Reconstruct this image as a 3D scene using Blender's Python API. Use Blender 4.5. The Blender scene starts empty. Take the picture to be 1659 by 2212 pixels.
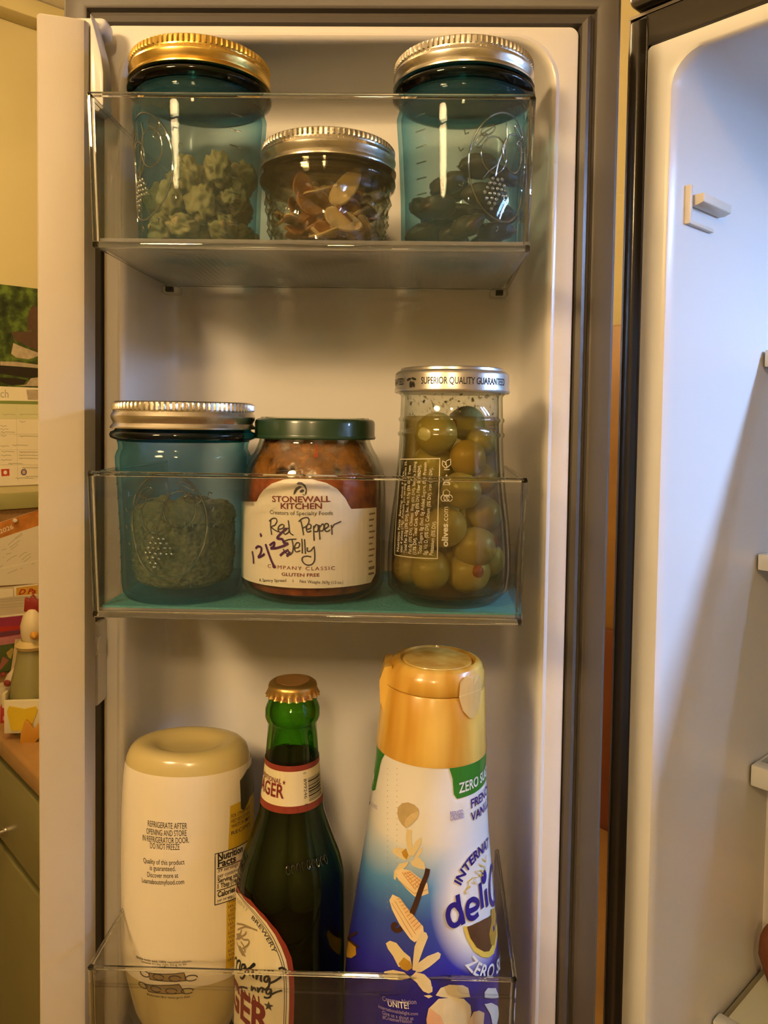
import bpy, bmesh, math, random
from math import sin, cos, pi, radians, sqrt, atan2
from mathutils import Vector, Matrix, noise

random.seed(7)
sc = bpy.context.scene
COL = sc.collection
MM = 0.001
CAM_H = 1.53          # the phone is held 1.53 m above the kitchen floor

# ------------------------------------------------------------------ camera
F_PX, PPX, PPY = 1662.0, 829.5, 974.4          # focal length and optical centre in 1659 x 2212 pixels
_d = Vector(((865 - PPX) / F_PX, (910 - PPY) / F_PX, 1)).normalized()
_n = Vector(((223 - PPX) / F_PX, (43500 - PPY) / F_PX, 1)).normalized()
_n = (_n - _d * _n.dot(_d)).normalized()
_x = _n.cross(_d)
ROT = Matrix((_x, _d, -_n))                    # camera space (right, down, forward) to world
cd = bpy.data.cameras.new('camera')
cam = bpy.data.objects.new('camera', cd); COL.objects.link(cam)
_r, _dn, _f = ROT.col[0], ROT.col[1], ROT.col[2]
cam.matrix_world = Matrix(((_r[0], -_dn[0], -_f[0], 0), (_r[1], -_dn[1], -_f[1], 0),
                           (_r[2], -_dn[2], -_f[2], CAM_H), (0, 0, 0, 1)))
cd.sensor_fit = 'VERTICAL'; cd.sensor_height = 24; cd.lens = 24 * F_PX / 2212
cd.shift_y = -(1106 - PPY) / 2212
cd.clip_start = 0.01
sc.camera = cam

# ------------------------------------------------------------------ world, exposure
w = bpy.data.worlds.new('world'); sc.world = w; w.use_nodes = True
w.node_tree.nodes['Background'].inputs[0].default_value = (1.0, 0.72, 0.42, 1)
w.node_tree.nodes['Background'].inputs[1].default_value = 0.05
sc.view_settings.view_transform = 'Standard'; sc.view_settings.look = 'None'
sc.view_settings.exposure = 0.0; sc.view_settings.gamma = 1.0
sc.view_settings.use_curve_mapping = False
sc.cycles.transparent_max_bounces = 24
sc.cycles.max_bounces = 5; sc.cycles.diffuse_bounces = 2; sc.cycles.glossy_bounces = 3; sc.cycles.transmission_bounces = 5
sc.cycles.caustics_reflective = False
sc.cycles.use_light_tree = False
sc.cycles.adaptive_threshold = 0.12; sc.cycles.adaptive_min_samples = 20
LAMP_POS, LAMP_R, LAMP_STR, LAMP_COL = (-475, -250, 330), 80, 82.0, (1.0, 0.67, 0.32)
LAMP2_POS, LAMP2_STR = (-640, 760, 700), 82.0
FILL_LAMP_POS, FILL_LAMP_STR = (-80, -1350, 760), 120.0
LED_STR, LED_COL = 230.0, (0.38, 0.58, 1.0)

# ------------------------------------------------------------------ geometry helpers (millimetres, camera at 0,0,0)
def ray(px, py):
    return ROT @ Vector(((px - PPX) / F_PX, (py - PPY) / F_PX, 1))
def at(px, py, Y):
    r = ray(px, py); return r * (Y / r.y)
def W(p): return Vector((p[0] * MM, p[1] * MM, p[2] * MM + CAM_H))

class MB:
    def __init__(s): s.v = []; s.f = []
    def add(s, vs, fs):
        o = len(s.v); s.v += [tuple(p) for p in vs]; s.f += [tuple(i + o for i in f) for f in fs]; return s
    def box(s, x0, x1, y0, y1, z0, z1):
        return s.add([(x0,y0,z0),(x1,y0,z0),(x1,y1,z0),(x0,y1,z0),(x0,y0,z1),(x1,y0,z1),(x1,y1,z1),(x0,y1,z1)],
                     [(0,3,2,1),(4,5,6,7),(0,1,5,4),(1,2,6,5),(2,3,7,6),(3,0,4,7)])
    def loops(s, loops, closed=True, cap0=False, cap1=False):
        n = len(loops[0]); vs = [p for l in loops for p in l]; fs = []
        for i in range(len(loops) - 1):
            for j in range(n if closed else n - 1):
                k = (j + 1) % n
                fs.append((i*n + j, i*n + k, (i+1)*n + k, (i+1)*n + j))
        if cap0: fs.append(tuple(range(n))[::-1])
        if cap1: fs.append(tuple((len(loops)-1)*n + j for j in range(n)))
        return s.add(vs, fs)
    def lathe(s, prof, seg=64, k=1.0, rf=None, c=(0, 0, 0), close=False):
        L = []
        for (r, z) in prof:
            row = []
            for j in range(seg):
                t = 2*pi*j/seg; rr = max(r, 0.01)
                if rf: rr = rf(t, rr, z)
                row.append((c[0] + rr*sin(t), c[1] - k*rr*cos(t), c[2] + z))
            L.append(row)
        if close: L.append(L[0])
        return s.loops(L, True, not close, not close)
    def tube(s, pts, r, seg=8, caps=True):
        pts = [Vector(p) for p in pts]; L = []; up = Vector((0.13, 0.21, 0.97))
        for i, p in enumerate(pts):
            t = (pts[min(i+1, len(pts)-1)] - pts[max(i-1, 0)]).normalized()
            a = t.cross(up)
            if a.length < 1e-3: a = t.cross(Vector((1, 0, 0)))
            a.normalize(); b = t.cross(a)
            rr = r[i] if isinstance(r, (list, tuple)) else r
            L.append([tuple(p + a*cos(2*pi*j/seg)*rr + b*sin(2*pi*j/seg)*rr) for j in range(seg)])
        return s.loops(L, True, caps, caps)
    def prism(s, poly, y0, y1):          # polygon in (x, z), extruded along y
        n = len(poly)
        return s.add([(x, y0, z) for x, z in poly] + [(x, y1, z) for x, z in poly],
                     [tuple(range(n)), tuple(range(2*n - 1, n - 1, -1))] + [(i, (i+1) % n + 0, (i+1) % n + n, i + n) for i in range(n)])
    def build(s, name, mat, parent=None, smooth=35, bevel=0, seg=2, loc=None):
        me = bpy.data.meshes.new(name)
        me.from_pydata([(x*MM, y*MM, z*MM) for x, y, z in s.v], [], s.f)
        bm = bmesh.new(); bm.from_mesh(me)
        bmesh.ops.remove_doubles(bm, verts=bm.verts, dist=1e-6)
        bmesh.ops.recalc_face_normals(bm, faces=bm.faces)
        if bevel:
            es = [e for e in bm.edges if len(e.link_faces) == 2 and e.calc_face_angle(0) > 0.6]
            bmesh.ops.bevel(bm, geom=es, offset=bevel*MM, segments=seg, affect='EDGES', profile=0.5)
        bm.to_mesh(me); bm.free()
        return link(name, me, mat, parent, smooth, loc)

def link(name, me, mat, parent=None, smooth=35, loc=None):
    me.materials.clear(); me.materials.append(mat)
    if smooth:
        me.shade_smooth(); me.set_sharp_from_angle(angle=radians(smooth))
    o = bpy.data.objects.new(name, me); COL.objects.link(o)
    if parent: o.parent = parent
    if loc is not None: o.location = loc
    return o

def thing(name, label, cat, loc=(0, 0, 0), rotz=0, group=None, rot=None):
    o = bpy.data.objects.new(name, None); COL.objects.link(o); o.empty_display_size = 0.02
    o.location = W(loc); o.rotation_euler = rot or (0, 0, rotz)
    o['label'] = label; o['category'] = cat
    if group: o['group'] = group
    return o
def tag(o, label, cat, group=None, kind=None):
    o['label'] = label; o['category'] = cat
    if group: o['group'] = group
    if kind: o['kind'] = kind
    return o
def structure(o, label=None):
    o['kind'] = 'structure'
    if label: o['label'] = label
    return o

# ------------------------------------------------------------------ materials
def srgb(*c):
    return tuple(((x/255)/12.92 if x/255 <= 0.04045 else ((x/255 + 0.055)/1.055)**2.4) for x in c)
MATS = {}
def nodes_of(name):
    m = bpy.data.materials.new(name); m.use_nodes = True
    nt = m.node_tree; nt.nodes.clear()
    out = nt.nodes.new('ShaderNodeOutputMaterial')
    return m, nt, out
def N(nt, t, **kw):
    n = nt.nodes.new(t)
    for k, v in kw.items():
        if k in n.inputs.keys(): n.inputs[k].default_value = v
        else: setattr(n, k, v)
    return n
def pmat(name, col, rough=0.5, metal=0.0, bump=0, bscale=300, var=0, vscale=40, coat=0, aniso=0, spec=0.5, sss=0, emit=0):
    """plain procedural surface: base colour with a little noise in tone, gloss and fine relief"""
    if name in MATS: return MATS[name]
    m, nt, out = nodes_of(name); P = N(nt, 'ShaderNodeBsdfPrincipled'); L = nt.links
    P.inputs['Base Color'].default_value = (*col, 1); P.inputs['Roughness'].default_value = rough
    P.inputs['Metallic'].default_value = metal; P.inputs['Coat Weight'].default_value = coat
    P.inputs['Specular IOR Level'].default_value = spec
    if sss:
        P.inputs['Subsurface Weight'].default_value = sss; P.inputs['Subsurface Radius'].default_value = (0.004, 0.002, 0.001)
    tc = N(nt, 'ShaderNodeTexCoord')
    if var:
        nz = N(nt, 'ShaderNodeTexNoise'); nz.inputs['Scale'].default_value = vscale; nz.inputs['Detail'].default_value = 4
        L.new(tc.outputs['Object'], nz.inputs['Vector'])
        mx = N(nt, 'ShaderNodeMix', data_type='RGBA')
        mx.inputs[6].default_value = tuple(max(0, c*(1 - var)) for c in col) + (1,)
        mx.inputs[7].default_value = tuple(min(1, c*(1 + var)) for c in col) + (1,)
        L.new(nz.outputs['Fac'], mx.inputs[0]); L.new(mx.outputs[2], P.inputs['Base Color'])
    if bump:
        nb = N(nt, 'ShaderNodeTexNoise'); nb.inputs['Scale'].default_value = bscale; nb.inputs['Detail'].default_value = 3
        L.new(tc.outputs['Object'], nb.inputs['Vector'])
        b = N(nt, 'ShaderNodeBump'); b.inputs['Strength'].default_value = bump; b.inputs['Distance'].default_value = 0.001
        L.new(nb.outputs['Fac'], b.inputs['Height']); L.new(b.outputs[0], P.inputs['Normal'])
    L.new(P.outputs[0], out.inputs[0]); MATS[name] = m; return m

def emat(name, col, strength):
    m, nt, out = nodes_of(name); e = N(nt, 'ShaderNodeEmission')
    e.inputs[0].default_value = (*col, 1); e.inputs[1].default_value = strength
    nt.links.new(e.outputs[0], out.inputs[0]); return m

def gmat(name, face, edge, rough=0.02, power=2.2, haze=0.0, hazecol=(1, 1, 1), bumpkind=None, bstr=0.3, bscale=300, gloss=1.0):
    """clear or tinted thin-walled glass / plastic: tinted transmission, deeper at grazing angles, Schlick reflection"""
    if name in MATS: return MATS[name]
    m, nt, out = nodes_of(name); L = nt.links
    tr = N(nt, 'ShaderNodeBsdfTransparent'); gl = N(nt, 'ShaderNodeBsdfGlossy'); gl.inputs['Roughness'].default_value = rough
    lw = N(nt, 'ShaderNodeLayerWeight'); lw.inputs['Blend'].default_value = 0.5
    pw = N(nt, 'ShaderNodeMath', operation='POWER'); pw.inputs[1].default_value = power
    L.new(lw.outputs['Facing'], pw.inputs[0])
    mx = N(nt, 'ShaderNodeMix', data_type='RGBA'); mx.inputs[6].default_value = (*face, 1); mx.inputs[7].default_value = (*edge, 1)
    L.new(pw.outputs[0], mx.inputs[0]); L.new(mx.outputs[2], tr.inputs['Color'])
    p5 = N(nt, 'ShaderNodeMath', operation='POWER'); p5.inputs[1].default_value = 5; L.new(lw.outputs['Facing'], p5.inputs[0])
    ma = N(nt, 'ShaderNodeMath', operation='MULTIPLY_ADD'); ma.inputs[1].default_value = 0.9*gloss; ma.inputs[2].default_value = 0.045*gloss
    L.new(p5.outputs[0], ma.inputs[0])
    ms = N(nt, 'ShaderNodeMixShader'); L.new(ma.outputs[0], ms.inputs[0]); L.new(tr.outputs[0], ms.inputs[1]); L.new(gl.outputs[0], ms.inputs[2])
    if bumpkind:
        tc = N(nt, 'ShaderNodeTexCoord'); b = N(nt, 'ShaderNodeBump'); b.inputs['Strength'].default_value = bstr; b.inputs['Distance'].default_value = 0.001
        if bumpkind == 'noise':
            t = N(nt, 'ShaderNodeTexNoise'); t.inputs['Scale'].default_value = bscale; h = t.outputs['Fac']
        else:
            t = N(nt, 'ShaderNodeTexVoronoi'); t.inputs['Scale'].default_value = bscale; h = t.outputs['Distance']
            t.inputs['Randomness'].default_value = 0.0
        L.new(tc.outputs['Object'], t.inputs['Vector']); L.new(h, b.inputs['Height'])
        L.new(b.outputs[0], gl.inputs['Normal']); L.new(b.outputs[0], lw.inputs['Normal'])
    fin = ms.outputs[0]
    if haze:
        df = N(nt, 'ShaderNodeBsdfDiffuse'); df.inputs[0].default_value = (*hazecol, 1)
        tl = N(nt, 'ShaderNodeBsdfTranslucent'); tl.inputs[0].default_value = (*hazecol, 1)
        m2 = N(nt, 'ShaderNodeMixShader'); m2.inputs[0].default_value = 0.5; L.new(df.outputs[0], m2.inputs[1]); L.new(tl.outputs[0], m2.inputs[2])
        m3 = N(nt, 'ShaderNodeMixShader'); m3.inputs[0].default_value = haze; L.new(fin, m3.inputs[1]); L.new(m2.outputs[0], m3.inputs[2]); fin = m3.outputs[0]
    L.new(fin, out.inputs[0]); MATS[name] = m; return m

def solidglass(name, col, ior=1.49, rough=0.02):
    if name in MATS: return MATS[name]
    m, nt, out = nodes_of(name); g = N(nt, 'ShaderNodeBsdfGlass')
    g.inputs['Color'].default_value = (*col, 1); g.inputs['IOR'].default_value = ior; g.inputs['Roughness'].default_value = rough
    nt.links.new(g.outputs[0], out.inputs[0]); MATS[name] = m; return m

WHITE = pmat('fridge_white_plastic', (0.80, 0.765, 0.72), 0.28, bump=0.03, bscale=900, coat=0.15)
CAVITY = pmat('cavity_white_plastic', (0.80, 0.80, 0.80), 0.32)
GASKET = pmat('gasket_rubber', (0.105, 0.092, 0.08), 0.4)
STEEL = pmat('brushed_steel', (0.42, 0.38, 0.33), 0.35, metal=1.0)
DARKMETAL = pmat('dark_flange_enamel', (0.035, 0.030, 0.024), 0.22, coat=0.4)
BIN = gmat('clear_bin_plastic', (0.985, 0.985, 0.978), (0.66, 0.66, 0.63), 0.03, 3.0, haze=0.005)
BINFLOOR = gmat('clear_bin_floor', (0.93, 0.93, 0.91), (0.84, 0.84, 0.81), 0.16, 2.0, haze=0.26, bumpkind='vor', bstr=0.9, bscale=330)
BINEDGE = solidglass('clear_bin_edge', (0.97, 0.97, 0.95))
BLUE = gmat('aqua_blue_glass', (0.885, 0.96, 0.97), (0.20, 0.58, 0.72), 0.03, 1.7, haze=0.055, hazecol=(0.16, 0.66, 0.82), gloss=0.32)
BLUETHICK = gmat('aqua_thick_glass', (0.10, 0.34, 0.40), (0.02, 0.14, 0.20), 0.05, 1.2)
CLEAR = gmat('clear_jar_glass', (0.955, 0.965, 0.94), (0.52, 0.56, 0.46), 0.03, 2.6)
QCLEAR = gmat('quilted_glass', (0.94, 0.95, 0.92), (0.45, 0.48, 0.38), 0.06, 1.4, gloss=1.8)
CLEARTHICK = gmat('clear_rim_glass', (0.72, 0.70, 0.58), (0.32, 0.30, 0.2), 0.04, 1.3)
SILVER = pmat('lid_silver', (0.74, 0.70, 0.62), 0.27, metal=1.0, bump=0.05, bscale=700)
GOLD = pmat('lid_gold', (0.86, 0.60, 0.17), 0.27, metal=1.0, bump=0.05, bscale=700)
BLACK = pmat('black_ink', (0.015, 0.014, 0.013), 0.5)
INK = pmat('brown_black_ink', (0.05, 0.042, 0.035), 0.6)
MAROON = pmat('maroon_ink', (0.19, 0.018, 0.014), 0.5)
PAPER = pmat('cream_paper', (0.80, 0.74, 0.60), 0.45, var=0.03, vscale=200)
WHITEINK = pmat('white_ink', (0.82, 0.80, 0.74), 0.5)
YELLOWWALL = pmat('yellow_wall_paint', (0.60, 0.51, 0.25), 0.6, bump=0.15, bscale=500, var=0.04, vscale=3)

# ------------------------------------------------------------------ printed surfaces: flat artwork wrapped onto real forms
class Rev:
    """surface of revolution (k = depth / width) of a thing at loc; u = angle * R, v = height"""
    def __init__(s, thing_, loc, prof, R, k=1.0, rot=(0, 0, 0)):
        s.t = thing_; s.loc = Vector(loc); s.prof = sorted([(z, r) for r, z in prof]); s.R = R; s.k = k
        from mathutils import Euler
        s.m = Euler(rot).to_matrix(); s.inv = s.m.inverted()
    def rad(s, z):
        P = s.prof
        if z <= P[0][0]: return P[0][1]
        for (z0, r0), (z1, r1) in zip(P, P[1:]):
            if z <= z1: return r0 + (r1 - r0)*(z - z0)/max(z1 - z0, 1e-6)
        return P[-1][1]
    def map(s, u, v, off=0.3):
        t = u/s.R; r = s.rad(v) + off
        return (r*sin(t), -s.k*r*cos(t), v)
    def pick(s, px, py):
        d = s.inv @ ray(px, py); o = s.inv @ (-s.loc)
        d2 = Vector((d.x, d.y/s.k)); o2 = Vector((o.x, o.y/s.k)); r = s.prof[len(s.prof)//2][1]; tt = 0
        for _ in range(12):
            a = d2.dot(d2); b = 2*o2.dot(d2); c = o2.dot(o2) - r*r; D = b*b - 4*a*c
            tt = (-b - sqrt(D))/(2*a) if D > 0 else -b/(2*a)
            r = 0.5*r + 0.5*s.rad(o.z + d.z*tt)
        x, y = o2.x + d2.x*tt, o2.y + d2.y*tt
        return (atan2(x, -y)*s.R, o.z + d.z*tt)
class Flat:
    """upright plane through loc, u along its width, v = height, facing local -y"""
    def __init__(s, thing_, loc, ang, roll=0.0):
        s.t = thing_; s.loc = Vector(loc); s.a = ang; s.ux = Vector((cos(ang), sin(ang), 0)); s.n = Vector((sin(ang), -cos(ang), 0))
        s.roll = roll
    def map(s, u, v, off=0.3): return (u, -off, v)
    def pick(s, px, py, off=0):
        d = ray(px, py); tt = ((s.loc + s.n*off).dot(s.n))/d.dot(s.n); p = d*tt - s.loc
        u, v = p.dot(s.ux), p.z
        return (u*cos(s.roll) + v*sin(s.roll), -u*sin(s.roll) + v*cos(s.roll))

def wrap(bm, S, off, step=4.0):
    """cut a flat (u, v) mesh into strips and lay it on the surface S"""
    if isinstance(S, Rev) and bm.verts:
        us = [v.co.x for v in bm.verts]; vs = [v.co.y for v in bm.verts]
        for lo, hi, ax, st in ((min(us), max(us), 0, step), (min(vs), max(vs), 1, step*2)):
            x = (math.floor(lo/st) + 1)*st
            while x < hi:
                co = (x, 0, 0) if ax == 0 else (0, x, 0); no = (1, 0, 0) if ax == 0 else (0, 1, 0)
                bmesh.ops.bisect_plane(bm, geom=bm.verts[:] + bm.edges[:] + bm.faces[:], dist=1e-5, plane_co=co, plane_no=no)
                x += st
    for v in bm.verts:
        p = S.map(v.co.x, v.co.y, off); v.co = (p[0]*MM, p[1]*MM, p[2]*MM)
    bmesh.ops.recalc_face_normals(bm, faces=bm.faces)
def decal(S, name, polys, mat, off=0.3, parent=None, step=4.0, label=None):
    """polys: list of (u, v) outlines"""
    bm = bmesh.new()
    for poly in polys:
        vs = [bm.verts.new((p[0], p[1], 0)) for p in poly]
        try: bm.faces.new(vs)
        except ValueError: pass
    bmesh.ops.triangulate(bm, faces=bm.faces[:])
    wrap(bm, S, off, step)
    me = bpy.data.meshes.new(name); bm.to_mesh(me); bm.free()
    o = link(name, me, mat, parent or S.t, 0)
    if label: o['label'] = label
    return o
def ribbon(pts, wd):
    """outline of a stroke of width wd (number or list) along (u, v) points"""
    P = [Vector(p) for p in pts]; a, b = [], []
    for i, p in enumerate(P):
        t = (P[min(i+1, len(P)-1)] - P[max(i-1, 0)])
        if t.length < 1e-9: t = Vector((1, 0))
        t.normalize(); n = Vector((-t.y, t.x)); h = (wd[i] if isinstance(wd, (list, tuple)) else wd)/2
        a.append(p + n*h); b.append(p - n*h)
    return a, b
def smoothpts(pts, n=5):
    P = [Vector(p) for p in pts]
    if len(P) < 3: return P
    out = []
    for i in range(len(P) - 1):
        p0, p1, p2, p3 = P[max(i-1, 0)], P[i], P[i+1], P[min(i+2, len(P)-1)]
        for j in range(n):
            t = j/n
            out.append(0.5*((2*p1) + (p2 - p0)*t + (2*p0 - 5*p1 + 4*p2 - p3)*t*t + (3*p1 - p0 - 3*p2 + p3)*t**3))
    return out + [P[-1]]
def strokes(S, name, lines, wd, mat, off=0.35, parent=None, curve=True):
    bm = bmesh.new()
    for ln in lines:
        pts = smoothpts(ln) if curve else [Vector(p) for p in ln]
        a, b = ribbon(pts, wd)
        va = [bm.verts.new((p.x, p.y, 0)) for p in a]; vb = [bm.verts.new((p.x, p.y, 0)) for p in b]
        for i in range(len(va) - 1):
            bm.faces.new((va[i], va[i+1], vb[i+1], vb[i]))
    wrap(bm, S, off, 6)
    me = bpy.data.meshes.new(name); bm.to_mesh(me); bm.free()
    o = link(name, me, mat, parent or S.t, 0)
    if name in ('handwriting', 'fine_print', 'grid_lines', 'wafer_lines', 'eagle_drawing', 'panel_arrows'): o['kind'] = 'stuff'
    return o
_cap = [None]
def glyphs(body, bold=0.0, shear=0.0, space=1.0):
    c = bpy.data.curves.new('lettering', 'FONT'); c.body = body; c.size = 1; c.resolution_u = 3
    c.offset = bold; c.shear = shear; c.space_character = space
    o = bpy.data.objects.new('lettering', c); me = bpy.data.meshes.new_from_object(o)
    bpy.data.objects.remove(o); bpy.data.curves.remove(c)
    return me
def text(S, body, A, B, h, mat, bold=0.0, off=0.4, parent=None, shear=0.0, space=1.0, arc=0.0, label=None):
    """one line of lettering from A to B (baseline ends, u v), capitals h high; arc bends the line upward in the middle"""
    if _cap[0] is None:
        m = glyphs('H'); _cap[0] = max(v.co.y for v in m.vertices); bpy.data.meshes.remove(m)
    me = glyphs(body, bold, shear, space)
    if not me.vertices: return None
    bm = bmesh.new(); bm.from_mesh(me); bpy.data.meshes.remove(me)
    bmesh.ops.triangulate(bm, faces=bm.faces[:])
    x0 = min(v.co.x for v in bm.verts); x1 = max(v.co.x for v in bm.verts)
    A, B = Vector(A), Vector(B); Lw = (B - A).length; t = (B - A)/Lw; n = Vector((-t.y, t.x))
    sx = Lw/(x1 - x0); sy = h/_cap[0]
    for v in bm.verts:
        s = (v.co.x - x0)*sx; q = s/Lw; lift = arc*4*q*(1 - q); sl = atan2(arc*4*(1 - 2*q), Lw)
        tt = Vector((t.x*cos(sl) - t.y*sin(sl), t.x*sin(sl) + t.y*cos(sl))); nn = Vector((-tt.y, tt.x))
        p = A + t*s + n*lift + nn*(v.co.y*sy)
        v.co = (p.x, p.y, 0)
    wrap(bm, S, off, 5)
    m2 = bpy.data.meshes.new('lettering'); bm.to_mesh(m2); bm.free()
    o = link('lettering', m2, mat, parent or S.t, 0)
    if label: o['label'] = label
    return o
def Z(x0, y0, x1, w_px):
    """turn coordinates of an enlarged crop (left, top, right, enlarged width) into photo pixels"""
    k = (x1 - x0)/w_px
    return lambda p: (x0 + p[0]*k, y0 + p[1]*k)
def spread(S, pts, z=None): return [S.pick(*(z(p) if z else p)) for p in pts]
def ell(cx, cy, a, b, ang=0, n=20):
    return [(cx + a*cos(2*pi*i/n)*cos(ang) - b*sin(2*pi*i/n)*sin(ang), cy + a*cos(2*pi*i/n)*sin(ang) + b*sin(2*pi*i/n)*cos(ang)) for i in range(n)]
def rect(u0, v0, u1, v1): return [(u0, v0), (u1, v0), (u1, v1), (u0, v1)]
def rrect(x0, x1, z0, z1, r, n=6):
    out = []
    for cx, cz, a0 in ((x1 - r, z1 - r, 0), (x0 + r, z1 - r, pi/2), (x0 + r, z0 + r, pi), (x1 - r, z0 + r, 1.5*pi)):
        for i in range(n + 1):
            a = a0 + pi/2*i/n; out.append((cx + r*cos(a), cz + r*sin(a)))
    return out
def blob(name, sx, sy, sz, amp, freq, seed, mat, sub=3, crease=0):
    bm = bmesh.new(); bmesh.ops.create_icosphere(bm, subdivisions=sub, radius=1)
    for v in bm.verts:
        p = v.co.copy(); q = p*freq + Vector((seed*7.1, seed*3.3, seed*1.7))
        d = noise.noise(q) + 0.5*noise.noise(q*2.1)
        g = -abs(noise.noise(q*0.8 + Vector((9, 4, 2))))*crease
        v.co = Vector((p.x*sx, p.y*sy, p.z*sz))*(1 + amp*d + g)*MM
    me = bpy.data.meshes.new(name); bm.to_mesh(me); bm.free()
    me.materials.append(mat); me.shade_smooth(); return me
def pack(n, rad, rin, h, z0, it=500, seed=1, jig=0.0):
    """settle n balls of about the given radius into a round jar of inner radius rin(z)"""
    rn = random.Random(seed); P = []
    for i in range(n):
        r = rad*rn.uniform(0.85, 1.15); a = rn.uniform(0, 2*pi); q = (rin(z0) - r)*sqrt(rn.random())
        P.append([q*cos(a), q*sin(a), z0 + r + h*rn.random(), r])
    for k in range(it):
        for p in P: p[2] -= 0.25 if k < it*0.7 else 0.04
        for i in range(n):
            a = P[i]
            for j in range(i):
                b = P[j]; dx, dy, dz = a[0]-b[0], a[1]-b[1], a[2]-b[2]; m = a[3] + b[3]; q = dx*dx + dy*dy + dz*dz
                if q < m*m:
                    l = sqrt(q) + 1e-6; c = (m - l)/l*0.5
                    a[0] += dx*c; a[1] += dy*c; a[2] += dz*c; b[0] -= dx*c; b[1] -= dy*c; b[2] -= dz*c
        for p in P:
            if p[2] < z0 + p[3]: p[2] = z0 + p[3]
            l = sqrt(p[0]**2 + p[1]**2); m = rin(p[2]) - p[3]
            if l > m: p[0] *= m/l; p[1] *= m/l
    return P

# ================================================================== the kitchen (axes turned 46 degrees from the open door)
KA = radians(-46)
E1 = Vector((cos(KA), sin(KA), 0)); E2 = Vector((-sin(KA), cos(KA), 0))
KO = at(1344, 740, 470); KO.z = 0                       # front left edge of the fridge cabinet
def K(x, y, z): return KO + E1*x + E2*y + Vector((0, 0, z))
def kemp(): return W(KO)
def kbuild(mb, name, mat, parent=None, **kw):            # mesh given in kitchen coordinates
    o = mb.build(name, mat, parent, **kw)
    if parent is None: o.location = W(KO); o.rotation_euler = (0, 0, KA)
    return o
def kthing(name, label, cat, loc=(0, 0, 0), group=None, rz=0): return thing(name, label, cat, K(*loc), KA + rz, group)
PS = at(40, 800, 1650)
XS = (PS - KO).dot(E1)                                   # side wall that carries the calendar
YB, XE, YE, ZC, ZF = 690, 2400, -2600, 870, -CAM_H/MM
structure(kbuild(MB().box(XS - 60, XE + 60, YE - 60, YB + 60, ZF - 40, ZF), 'floor', pmat('floor_tile', (0.30, 0.19, 0.10), 0.45, var=0.2, vscale=6)))
structure(kbuild(MB().box(XS - 60, XE + 60, YE - 60, YB + 60, ZC, ZC + 40), 'ceiling', pmat('ceiling_paint', (0.78, 0.72, 0.60), 0.8)))
structure(kbuild(MB().box(XS - 60, XS, YE, YB + 60, ZF, ZC), 'wall_left', YELLOWWALL))
structure(kbuild(MB().box(XS, XE, YB, YB + 60, ZF, ZC), 'wall_back', YELLOWWALL))
structure(kbuild(MB().box(XE, XE + 60, YE, YB, ZF, ZC), 'wall_right', YELLOWWALL))
structure(kbuild(MB().box(XS - 60, XE + 60, YE - 60, YE, ZF, ZC), 'wall_front', YELLOWWALL))

# globe lamps; the third is a fill light added behind the camera
for LP, LSTR, lb in ((LAMP_POS, LAMP_STR, 'warm globe pendant lamp hanging in front of the open fridge door'), (LAMP2_POS, LAMP2_STR, 'warm globe pendant lamp above the worktop and pinboard'), (FILL_LAMP_POS, FILL_LAMP_STR, 'added warm fill globe hanging behind the camera')):
  lt = thing('pendant_lamp', lb, 'lamp', LP, 0, 'globe pendant lamps')
  MB().lathe([(LAMP_R*sin(pi*i/14), -LAMP_R*cos(pi*i/14)) for i in range(15)], 28).build('globe', emat('lamp_diffuser', LAMP_COL, LSTR), lt)
  MB().tube([(0, 0, LAMP_R + 8), (0, 0, LAMP_R + 40), (0, 0, 868 - LP[2])], 5, 8).build('cable', BLACK, lt)
  MB().lathe([(0, LAMP_R + 1), (26, LAMP_R - 2), (30, LAMP_R + 2), (22, LAMP_R + 22), (0, LAMP_R + 24)], 32).build('fitting', SILVER, lt)

# ---- counter run along the back wall, ending at the side wall
ZT = -621                                               # worktop height
YCF = 32                                                # worktop front
WOOD = pmat('wood_worktop', (0.42, 0.23, 0.075), 0.38, var=0.25, vscale=18, bump=0.05)
SAGE = pmat('sage_green_paint', (0.235, 0.215, 0.085), 0.42, bump=0.04, bscale=200)
SAGEL = pmat('sage_light_edge', (0.30, 0.29, 0.125), 0.42)
o = kbuild(MB().box(XS + 1, -30, YCF, YB - 1, ZT - 38, ZT), 'worktop', WOOD, bevel=7, seg=3)
tag(o, 'honey coloured wooden worktop under the pinboard', 'worktop')
cb = kthing('base_cabinet', 'sage green base cabinet with drawer below wooden worktop', 'cabinet', (XS + 2, YCF + 22, ZF))
zt = ZT - 39 - ZF
MB().box(0, 560, 0, 560, 90, zt).build('body', SAGE, cb)
MB().box(0, 560, 40, 60, 0, 90).build('plinth', pmat('plinth_dark', (0.03, 0.03, 0.02), 0.6), cb)
dr = MB().box(6, 552, -19, -0.5, zt - 165, zt - 14).build('drawer', SAGE, cb, bevel=4)
MB().box(6, 552, -19, -0.5, 100, zt - 182).build('door', SAGE, cb, bevel=4)
MB().box(0, 560, -6, -0.4, zt - 9, zt - 1).build('top_rail', SAGEL, cb)
kp = None
def kpick(px, py, y):                                   # kitchen coordinates of a pixel on the plane y = const
    r = ray(px, py); s = (y + KO.dot(E2))/r.dot(E2); p = r*s - KO
    return p.dot(E1), p.z
kx, kz = kpick(12, 1795, YCF + 3)
kn = MB().lathe([(0, 0), (6, 0), (5, 6), (4.5, 14), (9, 20), (15, 24), (16, 28), (13, 32), (0, 33.5)], 28).build('knob', pmat('porcelain_knob', (0.80, 0.76, 0.68), 0.15), dr)
kn.rotation_euler = (pi/2, 0, 0); kn.location = ((kx - XS - 2)*MM, -19.2*MM, (kz - ZF)*MM)
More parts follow.
